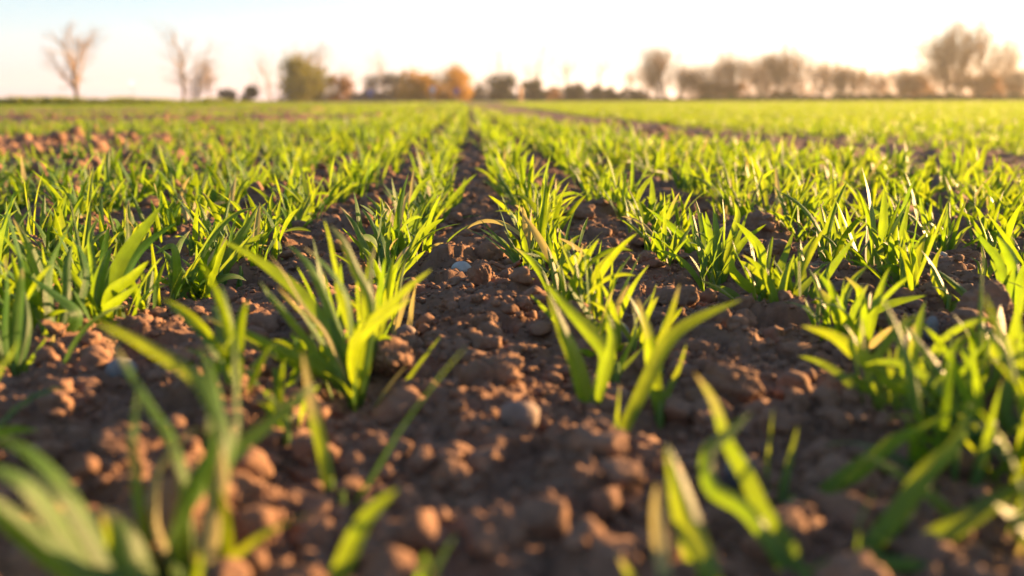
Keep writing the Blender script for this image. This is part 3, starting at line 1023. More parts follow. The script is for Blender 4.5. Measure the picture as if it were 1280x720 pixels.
def sunny_twist(P):
    T = P[-1] - P[0]; T = T / np.linalg.norm(T)
    V = P.mean(0) - CP; V = V / np.linalg.norm(V)
    S0 = np.cross(T, V); S0 /= np.linalg.norm(S0)
    best = (-9, 0.0)
    for a in np.linspace(-0.85, 0.85, 15):
        S = S0 * math.cos(a) + np.cross(T, S0) * math.sin(a)
        n = np.cross(S, T)
        if n @ V > 0: n = -n
        best = max(best, (float(n @ np.array(sd)), float(a)))
    return best[1]


r0 = np.random.default_rng(5)
for (bx, by), lab, leaves in HERO:
    g, D = ground_pt(bx, by)
    g = g.copy(); gz = float(soil_h(g[0], g[1]))
    root = empty('wheat_seedling', (g[0], g[1], 0.0))
    tag(root, lab, 'seedling', 'wheat seedlings in drilled rows')
    out = []
    tone = r0.uniform(0, 1)
    for pts, wpx, dz, dry in leaves:
        full = [(bx + 0.45 * (pts[0][0] - bx) + r0.normal(0, 3.0), by + r0.normal(0, 2.0))] + list(pts)
        n = len(full)
        P = [at_depth(px, py, D + dz * (i / (n - 1)) ** 1.3) for i, (px, py) in enumerate(full)]
        P[0] = P[0] + np.array([0, 0, -0.006])
        line = catmull(P, 22)
        W = wpx * D / FPX
        tw0 = r0.normal(0, 0.55)
        if dry >= 1.0 or (bx < 300 and by > 750):
            tw0 = sunny_twist(line)
        V, F, al, ac = leaf_from_line(line, W * (0.98 if by > 600 else 0.88), None, tw0, r0.normal(0, 0.75 if tw0 is not None else 0), fold=abs(r0.normal(0.2, 0.08)), neck=0.5)
        out.append((V, F, al, ac, np.clip(tone * 0.6 + r0.uniform(0, 0.4), 0, 1), dry))
    if len(leaves) >= 5:                    # fine inner blades of the tuft
        er = np.random.default_rng(int(bx * 7 + by))
        for V, F, al, ac, rn, dr in plant_leaves(er, 16, False, 0.95, int(er.integers(4, 7)), 0.75):
            off = np.array([er.normal(0, 0.010), er.normal(0, 0.014), 0])
            out.append((V + np.array([g[0], g[1], 0.0]) + off, F, al, ac, rn, dr))
    build_plant(root, out, stem_r=min(0.0026, 0.0012 + 0.0002 * len(leaves)))
    HERO_XY.append((g[0], g[1]))
HERO_XY = np.array(HERO_XY)

# ------------------------------------------------------------------ drilled rows
def row_x(k, y):
    return (k + 0.5) * ROW + 0.010 * np.sin(y * 2.1 + k * 1.7) + 0.006 * np.sin(y * 5.3 + k)


TR_Y = np.array([0.0, 1.5, 2.0, 2.7, 3.2, 4.1, 5.2, 7.2, 11.0, 20.0, 60.0])
TR_X = np.array([2.5, 1.66, 1.46, 1.26, 1.13, 0.99, 0.93, 0.84, 0.70, 0.55, 0.30])


def keep_prob(x, y):
    p = np.ones_like(x)
    c = np.interp(y, TR_Y, TR_X)
    p = np.where(np.abs(x - c) < 0.31 + 0.012 * y, 0.015, p)
    # thinner stand left, with bare wheel-track patches
    left = np.clip((-x - 0.30 - 0.05 * y) / 0.6, 0, 1) * np.clip((y - 1.3) / 1.0, 0, 1)
    p = p * (1 - 0.55 * left)
    q = ((x + 1.65) / 0.62) ** 2 + ((y - 3.7) / 0.95) ** 2
    p = np.where(q < 1, p * 0.12, p)
    strip = (x < -0.75) & (x > -4.2) & (np.abs(y - (8.6 - 0.10 * (x + 2))) < 1.0)
    p = np.where(strip, p * 0.10, p)
    lx = np.interp(y, [9, 10, 15, 25, 40], [-0.9, -0.75, -0.62, -0.9, -1.6])
    p = np.where((y > 9) & (np.abs(x - lx) < 0.16 + 0.006 * y), p * 0.12, p)
    p = np.where((y > 13) & (y < 17) & (x < -2.2), p * 0.25, p)
    patch = vnoise(x / 0.5 + 40, y / 0.9 + 11, 77)
    return p * np.where(patch < 0.24, 0.55, 1.0)


def stations(y0, y1, step, xlo, xhi):
    xs, ys, ks = [], [], []
    kmin, kmax = int(math.floor(xlo / ROW)) - 1, int(math.ceil(xhi / ROW)) + 1
    n = int((y1 - y0) / step)
    for k in range(kmin, kmax + 1):
        y = y0 + (np.arange(n) + rng.uniform(0, 1, n)) * step
        x = row_x(k, y) + rng.normal(0, 1, n) * np.where(np.isin(k, (0, -1)), 0.012, 0.019)
        xs.append(x); ys.append(y); ks.append(np.full(n, k))
    return np.concatenate(xs), np.concatenate(ys), np.concatenate(ks)


def frustum_keep(x, y, near_margin=1.2):
    lo = -0.60 * y - near_margin * 0.5
    hi = 0.66 * y + near_margin
    return (x > lo) & (x < hi)


# near rows
x, y, k = stations(-0.25, 5.0, 0.032, -4.0, 5.0)
m = frustum_keep(x, y) & (rng.uniform(0, 1, len(x)) < keep_prob(x, y))
x, y, k = x[m], y[m], k[m]
px, py, D = project(np.stack([x, y, np.zeros_like(x)], -1))
inv = (D > 0.08) & (px > -25) & (px < 1305) & (py < 1000)
hd = np.sqrt(((x[:, None] - HERO_XY[None, :, 0]) ** 2 + (y[:, None] - HERO_XY[None, :, 1]) ** 2).min(1))
traced = inv & (py > np.where(np.abs(px - 590) > 250, 395, 366))                      # the photo's near plants are all traced by hand
traced |= (hd < 0.028)
traced |= (y < 0.30) & (np.abs(x) < 0.62)      # keep clear of the lens
traced |= inv & (py > 330) & (px > 540) & (px < 640)
x, y, k, inv, px, py = (a[~traced] for a in (x, y, k, inv, px, py))
order = np.argsort(y)
x, y, k, inv, px, py = (a[order] for a in (x, y, k, inv, px, py))
ind = np.where(inv & (px > -8) & (px < 1288))[0]
N_IND = 254 - len(HERO)
ind = ind[:N_IND]
ind_idx = ind.copy()
ind = [(float(x[i]), float(y[i]), 1000 + int(i)) for i in ind]
COMP = [(405, 484), (424, 468), (462, 452), (476, 428), (470, 404), (482, 388), (430, 500), (702, 402), (716, 422), (746, 452),
        (792, 458), (692, 376), (1080, 470), (1060, 452), (1142, 500), (1162, 530), (1216, 560), (1100, 500), (1240, 505),
        (1020, 420), (990, 402), (1210, 520), (92, 430), (40, 452), (110, 412), (60, 424), (30, 404), (150, 412), (10, 432),
        (176, 402), (240, 342), (300, 332), (262, 332), (345, 520), (300, 560), (360, 585), (1260, 560), (1190, 620), (50, 396), (120, 385), (1284, 640), (1268, 715), (1205, 588)]
for q, (cx, cy) in enumerate(COMP):
    g, D = ground_pt(cx, cy)
    ind.append((float(g[0]), float(g[1]), 7000 + q))
ind.sort(key=lambda a: a[1])


def row_name(kk):
    side = 'right' if kk >= 0 else 'left'
    n = kk if kk >= 0 else -kk - 1
    words = ['first', 'second', 'third', 'fourth', 'fifth', 'sixth', 'seventh', 'eighth', 'ninth', 'tenth', 'eleventh', 'twelfth', 'thirteenth']
    return f'{words[min(n, 12)]} row {side} of the middle furrow'


ORD = ['first', 'second', 'third', 'fourth', 'fifth', 'sixth', 'seventh', 'eighth', 'ninth', 'tenth', 'eleventh', 'twelfth', 'thirteenth',
       'fourteenth', 'fifteenth', 'sixteenth', 'seventeenth', 'eighteenth', 'nineteenth', 'twentieth']
rowy = {}
for hx_, hy_ in HERO_XY:
    rowy.setdefault(int(math.floor(hx_ / ROW)), []).append(hy_)
for a_ in ind:
    rowy.setdefault(int(math.floor(a_[0] / ROW)), []).append(a_[1])
for kk in rowy: rowy[kk].sort()
for x_, y_, sd_ in ind:
    r = np.random.default_rng(sd_)
    root = empty('wheat_seedling', (x_, y_, float(soil_h(x_, y_)) - 0.001))
    seglen = 14 if y_ < 1.4 else 9
    size = r.uniform(0.85, 1.15) * (0.85 if sd_ >= 7000 and sd_ < 7040 else 1.0)
    lv = plant_leaves(r, seglen, False, size)
    lv = [(V + np.array(root.location), F, a, c, q, d) for V, F, a, c, q, d in lv]
    build_plant(root, lv)
    allv = np.concatenate([q[0] for q in lv]) - np.array(root.location)
    tips = np.array([q[0][-3] for q in lv]) - np.array(root.location)
    hx = tips[:, 0].mean()
    form = 'tall' if allv[:, 2].max() > 0.080 else ('short' if allv[:, 2].max() < 0.062 else 'medium')
    lean = 'left-leaning' if hx < -0.016 else ('right-leaning' if hx > 0.016 else 'evenly spread')
    kk = int(math.floor(x_ / ROW)); j = rowy[kk].index(y_)
    if j < len(ORD):
        lab = f'{form} {lean} seedling, {ORD[j]} nearest in the {row_name(kk)}'
    else:
        lab = f'small green wheat seedling far back in the {row_name(kk)}'
    tag(root, lab, 'seedling', 'wheat seedlings in drilled rows')

rest = np.ones(len(x), bool); rest[ind_idx] = False
wheat = MB()


def proto_set(n, seg, size, wide, nl=None):
    out = []
    for s in range(n):
        r = np.random.default_rng(4000 + s + seg * 100)
        lv = plant_leaves(r, seg, True, size, nl, wide)
        V = []; F = []; A = []; C = []; Q = []; Dd = []; o = 0
        for v, f, a, c, q, d in lv:
            V.append(v); F.append(f + o); o += len(v); A.append(a); C.append(c); Q.append(np.full(len(v), q)); Dd.append(np.full(len(v), d))
        out.append([np.concatenate(z) for z in (V, F, A, C, Q, Dd)])
    return out


def place(protos, x, y, smin=0.8, smax=1.2):
    beyond = np.where(x > np.interp(y, TR_Y, TR_X), 0.74, 1.0) * np.where((x < -0.45 - 0.05 * y) & (y > 2), 0.80, 1.0)
    z = soil_h(x, y) - 0.001
    which = rng.integers(0, len(protos), len(x))
    for w, (V, F, A, C, Q, Dd) in enumerate(protos):
        i = np.where(which == w)[0]
        if not len(i): continue
        a = rng.uniform(0, 6.28, len(i)); c, s = np.cos(a)[:, None], np.sin(a)[:, None]
        sc = (rng.uniform(smin, smax, len(i)) * beyond[i])[:, None, None]
        P = np.stack([V[None, :, 0] * c - V[None, :, 1] * s, V[None, :, 0] * s + V[None, :, 1] * c, np.broadcast_to(V[None, :, 2], (len(i), len(V)))], -1) * sc
        P += np.stack([x[i], y[i], z[i]], -1)[:, None]
        G = (F[None] + (np.arange(len(i)) * len(V))[:, None, None]).reshape(-1, 4)
        t = np.repeat(rng.uniform(-0.15, 0.15, len(i)), len(V))
        wheat.add(P.reshape(-1, 3), G, along=np.tile(A, len(i)), across=np.tile(C, len(i)), rnd=np.tile(Q, len(i)) + t, dry=np.tile(Dd, len(i)))


place(proto_set(40, 7, 1.0, 1.0), x[rest], y[rest])
xx, yy, _ = stations(5.0, 15.0, 0.036, -10, 11)
m = frustum_keep(xx, yy) & (rng.uniform(0, 1, len(xx)) < keep_prob(xx, yy))
place(proto_set(30, 5, 1.0, 1.1, 8), xx[m], yy[m])
xx, yy, _ = stations(15.0, 30.0, 0.055, -20, 21)
m = frustum_keep(xx, yy) & (rng.uniform(0, 1, len(xx)) < keep_prob(xx, yy))
place(proto_set(20, 4, 1.0, 1.25, 8), xx[m], yy[m])
xx, yy, _ = stations(30.0, 56.0, 0.13, -36, 38)
m = frustum_keep(xx, yy) & (rng.uniform(0, 1, len(xx)) < keep_prob(xx, yy)) & (yy < 40 + 16 * np.clip((xx + 14) / 14, 0, 1))
place(proto_set(16, 3, 1.0, 2.4, 6), xx[m], yy[m])
o = wheat.build('wheat_crop', M_WHEAT)
tag(o, 'young green wheat filling the field behind the foreground seedlings', 'wheat crop', None, 'stuff')

# ------------------------------------------------------------------ far verge, trees, shrubs, signs
def far_pt(px, Dist):
    d = ray(px, 126.0)
    h = d / np.hypot(d[0], d[1])
    p = CP + h * Dist
    return np.array([p[0], p[1], 0.0])


def px_to_m(n, Dist):
    return n * Dist / FPX / 0.985


def verge():
    mb = MB()
    pr = proto_set(14, 4, 2.3, 1.7, 9)
    n = 5200
    t = rng.uniform(0, 1, n)
    pxx = -80 + t * 560
    dist = rng.uniform(39, 47, n)
    lump_ = vnoise(pxx / 38, dist / 3, 5)
    for w, (V, F, A, C, Q, Dd) in enumerate(pr):
        i = np.where(rng.integers(0, len(pr), n) == w)[0]
        for j in i:
            p = far_pt(pxx[j], dist[j])
            fade = min(1, max(0.25, (470 - pxx[j]) / 260))
            s = (0.7 + 1.3 * lump_[j]) * fade * rng.uniform(0.7, 1.2)
            P = rot_z(V, rng.uniform(0, 6.28)) * s + p
            mb.add(P, F, along=A, across=C, rnd=Q, dry=np.zeros(len(V)))
    o = mb.build('verge_grass', M_VERGE)
    tag(o, 'rough green grass strip along the far left edge of the field', 'grass', None, 'stuff')


verge()


def bare_tree(px, dist, top_px, spread_px, label, seed, base_px=127.0, trunks=1, dense=1.0, trunk_r=0.10, lean=0.0, upright=0.5, group='bare trees along the horizon', twig=0.010, low=0.12, name='bare_tree'):
    r = random.Random(seed)
    H = px_to_m(base_px - top_px, dist)
    SP = px_to_m(spread_px, dist) / 2
    p0 = far_pt(px, dist)
    root = empty(name, p0)
    tag(root, label, 'tree', group)
    tb, cb = MB(), MB()
    right = np.array([CR[0, 0], CR[1, 0], 0.0])

    def branch(p, d, L, rad, lev):
        n = 5 if lev < 2 else 4
        P = [p]; q = p.copy(); dd = d.copy()
        for i in range(n - 1):
            j = 0.035 if lev == 0 else 0.12
            dd = dd + np.array([r.gauss(0, j), r.gauss(0, j), r.gauss(0, .06) + (0.10 * upright if lev else 0)])
            dd /= np.linalg.norm(dd)
            q = q + dd * L / (n - 1)
            P.append(q.copy())
        P = np.array(P)
        rr = np.linspace(rad, rad * (0.62 if lev == 0 else 0.35), n)
        tube(tb if lev == 0 else cb, P, rr, 7 if lev == 0 else (5 if lev == 1 else 3))
        if lev >= 3: return
        kids = [int(12 * dense), int(8 * dense), int(6 * dense)][lev]
        for c in range(max(2, kids)):
            t = r.uniform(low, 1.0) if lev == 0 else r.uniform(0.15, 1.0)
            i = min(n - 2, int(t * (n - 1))); f = t * (n - 1) - i
            s = P[i] * (1 - f) + P[i + 1] * f
            a = r.uniform(0, 6.28)
            ax = P[i + 1] - P[i]; ax /= np.linalg.norm(ax)
            u = np.cross(ax, [0.3, 0.5, 0.81]); u /= np.linalg.norm(u); w = np.cross(ax, u)
            ang = r.uniform(0.35, 1.0) * (1.25 - 0.45 * upright)
            nd = ax * math.cos(ang) + (u * math.cos(a) + w * math.sin(a)) * math.sin(ang)
            nd = nd + np.array([0, 0, 0.15 * upright]); nd /= np.linalg.norm(nd)
            nl = L * r.uniform(0.45, 0.75) * (1.1 - 0.35 * t)
            if lev == 0:
                nl = min(H * (1.02 - 0.62 * t * 1.0), SP * 1.9) * r.uniform(0.55, 1.0)
            branch(s, nd, nl, max(twig * 0.5, rad * r.uniform(0.34, 0.5)), lev + 1)

    for t in range(trunks):
        off = np.array([r.uniform(-1, 1), r.uniform(-.6, .6), 0]) * (0.0 if trunks == 1 else 0.32 * SP)
        d = np.array([r.gauss(0, .06), r.gauss(0, .06), 1.0]) + right * (lean + (0 if trunks == 1 else r.uniform(-.35, .35)))
        d /= np.linalg.norm(d)
        branch(p0 + off + np.array([0, 0, -0.1]), d, H * (0.62 if trunks == 1 else r.uniform(0.45, 0.62)), trunk_r * (1 if trunks == 1 else r.uniform(.5, .9)), 0)
    tb.build('trunk', M_BARK, root)
    cb.build('crown', M_TWIG, root, origin=p0)
    return root


def shrub(px, dist, top_px, w_px, label, mat, seed, base_px=127.5, leaf=0.16, n=2600, cat='shrub', lumps=7, name='shrub', group='shrubs along the horizon', twigs=0, conic=False, fill=0.5):
    r = np.random.default_rng(seed)
    H = px_to_m(base_px - top_px, dist); Wd = px_to_m(w_px * 1.18, dist)
    p0 = far_pt(px, dist)
    root = empty(name, p0)
    tag(root, label, cat, group)
    mb = MB(); st = MB()
    C = []
    for i in range(lumps):
        hz = r.uniform(0.15, 0.80)
        if i == 0: hz = 0.72
        w = (1 - hz * 0.75) if conic else math.sqrt(max(0.08, 1 - (hz - 0.2) ** 2 * 1.4))
        if i % 3 == 1: hz = r.uniform(0.06, 0.22)
        C.append((r.uniform(-.38, .38) * Wd * w, r.uniform(-.38, .38) * Wd * w, hz * H, (0.18 + 0.14 * r.uniform()) * min(Wd, H * 1.3)))
    for (cx, cy, cz, rad) in C:
        m = n // lumps
        d = r.normal(size=(m, 3)); d /= np.linalg.norm(d, axis=1)[:, None]
        q = d * (rad * (r.uniform(0, 1, m) ** fill) * np.where(r.uniform(0, 1, m) < .15, r.uniform(1.1, 1.45, m), r.uniform(0.75, 1.15, m)))[:, None] * np.array([1.15, 1.15, 0.95]) + np.array([cx, cy, cz])
        q[:, 2] = np.abs(q[:, 2])
        a = r.normal(size=(m, 3)); a /= np.linalg.norm(a, axis=1)[:, None]
        b = np.cross(a, r.normal(size=(m, 3))); b /= np.linalg.norm(b, axis=1)[:, None]
        s = (leaf * r.uniform(0.6, 1.3, m))[:, None]
        V = np.stack([q - a * s, q + b * s * .45, q + a * s, q - b * s * .45], 1) + p0
        F = np.arange(m * 4).reshape(m, 4)
        mb.add(V.reshape(-1, 3), F)
        P = np.array([p0 + (cx * .25, cy * .25, -.1), p0 + (cx * .7, cy * .7, cz * .5), p0 + (cx, cy, cz)])
        tube(st, P, np.array([.06, .04, .02]) * max(0.5, H / 3), 5)
        for tw in range(twigs):
            e = r.normal(size=3); e[2] = abs(e[2]) + .6; e /= np.linalg.norm(e)
            p1 = p0 + (cx, cy, cz)
            tube(st, np.array([p1, p1 + e * rad * .8 + r.normal(0, .1, 3), p1 + e * rad * 1.6]), np.array([.018, .012, .006]), 3)
    mb.build('foliage', mat, root, smooth=False)
    st.build('stems', M_TWIG, root)
    return root


F_YG = plain_material('foliage_yellow_green', (0.11, 0.12, 0.012), (0.22, 0.19, 0.018), 1.2, 0.7, 0.4)
F_ORANGE = plain_material('foliage_amber', (0.36, 0.19, 0.012), (0.50, 0.27, 0.018), 1.2, 0.7, 0.4)
F_DARK = plain_material('foliage_dark', (0.040, 0.050, 0.022), (0.085, 0.085, 0.04), 1.2, 0.75, 0.2)
F_GREY = plain_material('foliage_grey', (0.085, 0.085, 0.075), (0.15, 0.14, 0.12), 1.2, 0.8, 0.2)
F_BROWN = plain_material('foliage_brown', (0.23, 0.115, 0.040), (0.34, 0.175, 0.065), 1.2, 0.8, 0.3)

# bare trees, left to right
bare_tree(97, 92, 52, 62, 'lone slim bare tree at the far left with a thin open crown', 1, trunk_r=0.20, dense=0.9, twig=0.020)
bare_tree(230, 100, 42, 84, 'tall pale bare tree left of the reddish one, its crown very faint', 2, trunk_r=0.16, dense=0.70, twig=0.008)
bare_tree(243, 92, 70, 38, 'shorter reddish bare tree standing right against the tall pale one', 3, trunk_r=0.16, dense=0.82, twig=0.020, trunks=2)
bare_tree(262, 94, 84, 20, 'small twiggy tree just right of the reddish bare tree', 4, trunk_r=0.08, dense=0.74, twig=0.014)
bare_tree(340, 104, 66, 50, 'thin leaning bare tree left of the yellow-green bush', 5, trunk_r=0.09, dense=0.66, lean=-0.25)
bare_tree(392, 100, 58, 56, 'brown twiggy bare tree rising behind the yellow-green bush', 6, trunk_r=0.16, dense=0.86, twig=0.020, trunks=2)
bare_tree(480, 118, 66, 60, 'faint bare tree rising behind the grey bush', 7, trunk_r=0.10, dense=0.66)
bare_tree(622, 125, 52, 44, 'faint tall bare tree behind the dark bush with a lit trunk', 8, trunk_r=0.09, dense=0.61)
bare_tree(668, 125, 48, 50, 'tall hazy bare tree behind the brown-black bush near the orange post', 9, trunk_r=0.10, dense=0.61)
bare_tree(708, 125, 50, 44, 'tall hazy bare tree behind the largest low dark conifer', 10, trunk_r=0.10, dense=0.61)
bare_tree(747, 125, 62, 40, 'hazy bare tree above the second low dark conifer', 11, trunk_r=0.09, dense=0.57)
bare_tree(826, 96, 64, 62, 'many-stemmed bare tree standing alone right of the low conifers', 12, trunk_r=0.14, dense=0.82, twig=0.015, trunks=6, upright=0.9)
bare_tree(880, 104, 82, 34, 'twiggy bare tree rising behind the round brown bush', 13, trunk_r=0.09, dense=0.74, trunks=4)
bare_tree(912, 98, 72, 40, 'upright bare tree between the round brown bush and the dark clump', 14, trunk_r=0.12, dense=0.82, twig=0.016, trunks=4, upright=1.0)
bare_tree(948, 104, 70, 36, 'narrow bare tree right of the dark clump', 15, trunk_r=0.11, dense=0.74, twig=0.014, trunks=4, upright=1.0)
bare_tree(978, 100, 68, 40, 'bare tree with a dark twiggy base right of the narrow bare tree', 16, trunk_r=0.12, dense=0.9, twig=0.020, trunks=5, upright=1.0)
bare_tree(1022, 102, 82, 36, 'bare tree left of the pale gap in the right treeline', 17, trunk_r=0.11, dense=0.78, twig=0.014, trunks=4, upright=1.0)
bare_tree(1060, 100, 84, 34, 'bare tree with a stout pale trunk before the gap in the treeline', 18, trunk_r=0.14, dense=0.78, twig=0.015, trunks=4, upright=1.0)
bare_tree(1106, 110, 92, 40, 'small faint bare tree in the gap left of the amber thicket', 19, trunk_r=0.08, dense=0.66, trunks=4)
bare_tree(1150, 96, 94, 60, 'low twiggy amber thicket tree left of the biggest bare tree', 20, trunk_r=0.12, dense=0.90, twig=0.016, trunks=6)
bare_tree(1208, 88, 42, 150, 'biggest spreading bare tree on the right with a wide open crown', 21, trunk_r=0.15, dense=0.98, twig=0.020, trunks=6, upright=0.6)
bare_tree(1262, 94, 90, 60, 'bare tree at the far right edge beside the biggest bare tree', 22, trunk_r=0.12, dense=0.86, twig=0.016, trunks=5)
bare_tree(1310, 96, 80, 60, 'bare tree cut by the right edge of the treeline', 23, trunk_r=0.12, dense=0.82, twig=0.015, trunks=4)

for i_, (px_, tp_, sp_, lab_) in enumerate([
        (866, 90, 40, 'low bushy bare tree just left of the round brown bush'),
        (898, 76, 44, 'slim twiggy tree rising between the round brown bush and the dark clump'),
        (932, 76, 46, 'fan-shaped bare tree right of the dark clump'),
        (963, 74, 46, 'bare tree wedged between the narrow bare tree and the dark-based one'),
        (998, 76, 46, 'twiggy bare tree right of the dark-based bare tree'),
        (1040, 86, 40, 'low twiggy tree left of the stout pale trunk'),
        (1084, 92, 44, 'low faint tree right of the stout pale trunk'),
        (1128, 92, 44, 'low bare tree at the left end of the amber thicket'),
        (1176, 74, 60, 'bare tree between the amber thicket and the biggest bare tree'),
        (1240, 62, 80, 'open bare tree overlapping the right side of the biggest bare tree'),
        (802, 88, 44, 'thin bare tree left of the many-stemmed bare tree'),
        (846, 84, 40, 'thin bare tree right of the many-stemmed bare tree')]):
    bare_tree(px_, 97 + (i_ * 5) % 11, tp_, sp_, lab_, 60 + i_, trunk_r=0.06, dense=0.9, twig=0.014, trunks=4, upright=0.35 + 0.1 * (i_ % 4), low=0.05)

# shrubs
shrub(282, 92, 112, 18, 'tiny dark shrub left of the leaning bare tree', F_DARK, 1, n=700)
shrub(314, 92, 109, 24, 'small dark shrub under the leaning bare tree', F_DARK, 2, n=900)
shrub(379, 92, 72, 60, 'big yellow-green evergreen bush, tallest of the bushes', F_YG, 3, n=6000, lumps=12)
shrub(412, 94, 94, 52, 'brown twiggy shrub right against the yellow-green bush', F_BROWN, 4, n=1500, twigs=14)
shrub(483, 98, 97, 54, 'wide grey-green bush with a flat top', F_GREY, 5, n=3600, lumps=9)
shrub(522, 100, 100, 30, 'dull brown bush between the grey bush and the amber bush', F_BROWN, 6, n=1300, twigs=8)
shrub(547, 92, 82, 78, 'big round amber bush glowing in the sun behind the road signs', F_ORANGE, 7, n=6500, lumps=13)
shrub(592, 104, 106, 20, 'small dull bush right beside the amber bush', F_GREY, 8, n=900)
shrub(622, 98, 97, 40, 'dark bushy evergreen with a lit trunk right of the amber bush', F_DARK, 9, n=2600, lumps=8)
shrub(664, 98, 102, 26, 'brown-black bush right of the orange post', F_DARK, 10, n=1700, twigs=8)
shrub(692, 102, 109, 24, 'sparse pale brown shrub left of the low conifers', F_BROWN, 11, n=600, twigs=8)
shrub(717, 98, 108, 30, 'largest low dark conifer with a pointed top', F_DARK, 12, n=1700, conic=True)
shrub(744, 100, 113, 18, 'second low dark conifer, smaller and rounder', F_DARK, 13, n=900)
shrub(763, 102, 115, 20, 'low blackish shrub between the dark conifers', F_DARK, 14, n=800)
shrub(788, 98, 116, 28, 'low wide dark shrub left of the many-stemmed bare tree', F_DARK, 15, n=1200)
shrub(888, 94, 106, 30, 'round brown bush in the right treeline', F_BROWN, 16, n=2000, twigs=6)
shrub(917, 94, 108, 22, 'dark clump at the foot of the upright bare tree', F_BROWN, 17, n=1300, twigs=6)
shrub(978, 96, 115, 22, 'low brown clump at the foot of the dark-based bare tree', F_BROWN, 18, n=900, twigs=6)
shrub(1216, 86, 98, 46, 'brown thicket filling the foot of the biggest bare tree', F_BROWN, 19, n=1500, twigs=16)
shrub(1258, 92, 108, 36, 'brown thicket at the foot of the bare tree on the far right', F_BROWN, 20, n=1000, twigs=12)
shrub(1148, 94, 104, 52, 'low amber thicket left of the biggest bare tree', F_BROWN, 21, n=900, twigs=14)


def scrub_line(name, px0, px1, d0, d1, h, n, mat, label, seed, leaf, fade=0):
    """long low line of scrub"""
    r = np.random.default_rng(seed)
    mb = MB()
    pxx = r.uniform(px0, px1, n)
    dist = r.uniform(d0, d1, n)
    f = np.clip((pxx - px0) / fade, 0.15, 1) if fade else 1.0
    z = r.uniform(0, 1, n) ** 1.2 * h * (0.35 + 0.5 * vnoise(pxx / 21, dist * 0 + seed, 3) + 0.6 * vnoise(pxx / 5, dist * 0, 8) ** 2) * f
    C = np.array([far_pt(a, b) for a, b in zip(pxx, dist)]); C[:, 2] = z
    a = r.normal(size=(n, 3)); a /= np.linalg.norm(a, axis=1)[:, None]
    b = np.cross(a, r.normal(size=(n, 3))); b /= np.linalg.norm(b, axis=1)[:, None]
    s = (leaf * r.uniform(0.6, 1.2, n))[:, None]
    V = np.stack([C - a * s, C + b * s * .5, C + a * s, C - b * s * .5], 1).reshape(-1, 3)
    mb.add(V, np.arange(n * 4).reshape(n, 4))
    o = mb.build(name, mat, smooth=False, origin=far_pt((px0 + px1) / 2, d0))
    tag(o, label, 'hedge')


scrub_line('low_hedge', 690, 1420, 57, 60.5, 0.40, 16000, F_DARK, 'long dark low hedge closing the field under the right treeline', 77, 0.08, 220)
scrub_line('low_hedge', 430, 812, 105, 112, 1.5, 16000, F_GREY, 'low dull scrub line joining the bushes in the centre of the horizon', 78, 0.14)
scrub_line('twiggy_hedge', 850, 1420, 104, 112, 3.2, 20000, F_BROWN, 'loose brown twiggy undergrowth beneath the right-hand bare trees', 79, 0.11)


def paint(name, c, rough=0.5):
    return plain_material(name, tuple(v * .92 for v in c), c, 8.0, rough, spec=0.4)


M_WHITE = paint('white_paint', (0.75, 0.72, 0.70)); M_RED = paint('red_paint', (0.50, 0.05, 0.05))
M_BLUE = paint('blue_paint', (0.05, 0.12, 0.42)); M_METAL = paint('grey_metal', (0.30, 0.30, 0.31))
M_POST = paint('orange_post', (0.62, 0.27, 0.10))


def disc(mb, c, rad, depth, facing, n=28, r_in=0.0):
    f = np.array(facing, float); f /= np.linalg.norm(f)
    u = np.cross(f, [0, 0, 1]); u /= np.linalg.norm(u); w = np.cross(u, f)
    a = np.linspace(0, 2 * math.pi, n, endpoint=False)
    ring = lambda rr, off: c + f * off + rr * (np.cos(a)[:, None] * u + np.sin(a)[:, None] * w)
    V = np.concatenate([ring(rad, 0), ring(rad, depth), ring(r_in, 0), ring(r_in, depth)])
    i = np.arange(n); j = (i + 1) % n
    F = np.concatenate([np.stack([i, j, j + n, i + n], 1), np.stack([i + n, j + n, j + 3 * n, i + 3 * n], 1),
                        np.stack([i + 2 * n, j + 2 * n, j, i], 1), np.stack([i + 3 * n, j + 3 * n, j + 2 * n, i + 2 * n], 1)])
    mb.add(V, F)


def road_sign(px, dist, y_px, size_px, rim, face, label):
    p = far_pt(px, dist)
    H = px_to_m(127.4 - y_px, dist); rad = px_to_m(size_px, dist) / 2
    root = empty('road_sign', p); tag(root, label, 'road sign', 'round road signs by the amber bush')
    f = np.array([-p[0], -p[1], 0.0]); f /= np.linalg.norm(f)
    mb = MB(); tube(mb, np.array([p + (0, 0, -.2), p + (0, 0, H * .5), p + (0, 0, H + rad * .8)]), np.array([.04, .04, .04]), 8); mb.build('post', M_METAL, root)
    c = p + (0, 0, H) + f * 0.05
    mb = MB(); disc(mb, c, rad * .74, 0.02, f, r_in=0.001); mb.build('face', face, root)
    mb = MB(); disc(mb, c, rad, 0.025, f, r_in=rad * .745); mb.build('rim', rim, root)


road_sign(541, 86, 113.5, 9.5, M_RED, M_WHITE, 'left road sign, pale face with a red rim, before the amber bush')
road_sign(571, 86, 115.5, 8.5, M_RED, M_BLUE, 'right road sign, bluish face with a red rim, before the amber bush')


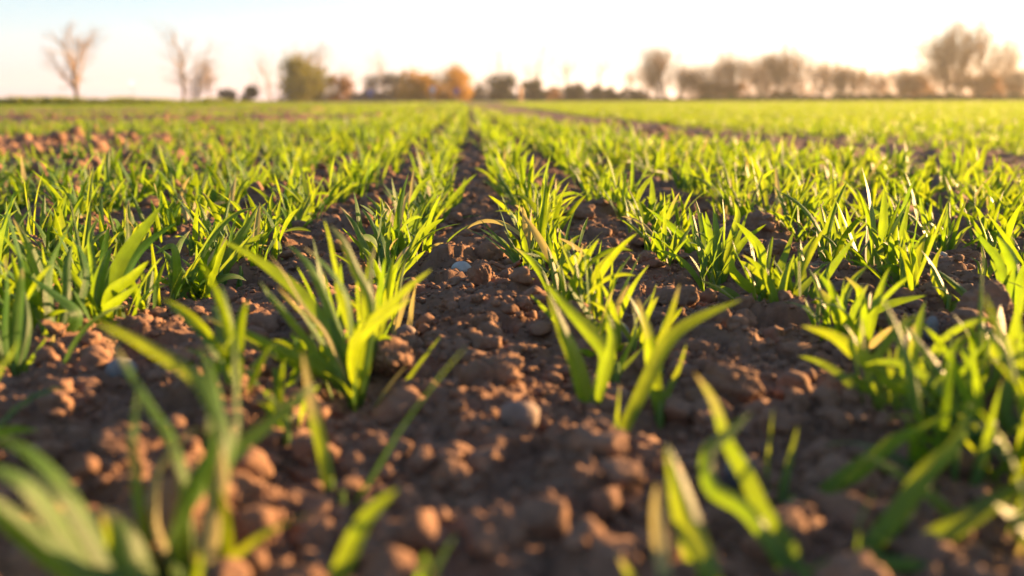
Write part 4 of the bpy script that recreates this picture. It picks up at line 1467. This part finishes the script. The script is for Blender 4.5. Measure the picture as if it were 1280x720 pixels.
def blue_sign():
    p = far_pt(463, 90)
    root = empty('blue_sign', p); tag(root, 'small blue square sign at the left foot of the grey bush', 'sign')
    f = np.array([-p[0], -p[1], 0.0]); f /= np.linalg.norm(f); u = np.array([f[1], -f[0], 0])
    H = px_to_m(10, 90); s = px_to_m(7.5, 90) / 2
    mb = MB(); tube(mb, np.array([p + (0, 0, -.2), p + (0, 0, H * .6), p + (0, 0, H)]), np.array([.035] * 3), 8); mb.build('post', M_METAL, root)
    c = p + (0, 0, H) + f * .05
    V = np.array([c + u * s * a + np.array([0, 0, s * b]) + f * d for d in (0, .025) for a, b in ((-1, -1), (1, -1), (1, 1), (-1, 1))])
    F = np.array([[0, 1, 2, 3], [7, 6, 5, 4], [0, 4, 5, 1], [1, 5, 6, 2], [2, 6, 7, 3], [3, 7, 4, 0]])
    mb = MB(); mb.add(V, F); mb.build('panel', M_BLUE, root, smooth=False)


blue_sign()


def post():
    p = far_pt(649.5, 84); root = empty('marker_post', p)
    tag(root, 'short stout orange post between the dark evergreen and the brown-black bush', 'post')
    H = px_to_m(19, 84); w = px_to_m(6, 84) / 2
    mb = MB(); tube(mb, np.array([p + (0, 0, -.2), p + (0, 0, H * .5), p + (0, 0, H * .92)]), np.array([w, w, w * .95]), 10); mb.build('shaft', M_POST, root)
    mb = MB(); tube(mb, np.array([p + (0, 0, H * .92), p + (0, 0, H * .97), p + (0, 0, H)]), np.array([w * 1.08, w * 1.0, w * .3]), 10); mb.build('cap', M_WHITE, root)


post()


def glow():
    p = far_pt(166, 95); root = empty('pale_glow', p)  # pale dot of unknown source, built as a glowing globe on a pole
    tag(root, 'tiny pale round lamp beyond the grass at far left', 'glow')
    H = px_to_m(19, 95)
    mb = MB(); tube(mb, np.array([p + (0, 0, -.2), p + (0, 0, H * .5), p + (0, 0, H)]), np.array([.03, .025, .02]), 8); mb.build('pole', M_METAL, root)
    V, F = ICO[3]
    m, nt, out = new_mat('glow_globe')
    e = N(nt, 'ShaderNodeEmission', Strength=0.45); e.inputs[0].default_value = (1, .86, .68, 1); nt.links.new(e.outputs[0], out.inputs[0])
    mesh_obj('globe', V * 0.14 + p + (0, 0, H + .2), F, m, root)


glow()


def haze():
    bm = bmesh.new(); bmesh.ops.create_cube(bm, size=1.0)
    me = bpy.data.meshes.new('haze'); bm.to_mesh(me); bm.free()
    o = bpy.data.objects.new('haze', me); link(o)
    o.scale = (1400, 1400, 16.5); o.location = (0, 280, 16.5 / 2 - 1.3)
    m, nt, out = new_mat('haze')
    v = N(nt, 'ShaderNodeVolumePrincipled', Density=0.0007, Anisotropy=0.45)  # added volume; its scatter stands in for veiling glare on the trees
    v.inputs['Color'].default_value = (0.97, 0.95, 0.93, 1)
    nt.links.new(v.outputs[0], out.inputs['Volume'])
    me.materials.append(m)
    tag(o, 'pale warm haze added over the field in place of lens glare', 'haze', None, 'stuff')


haze()
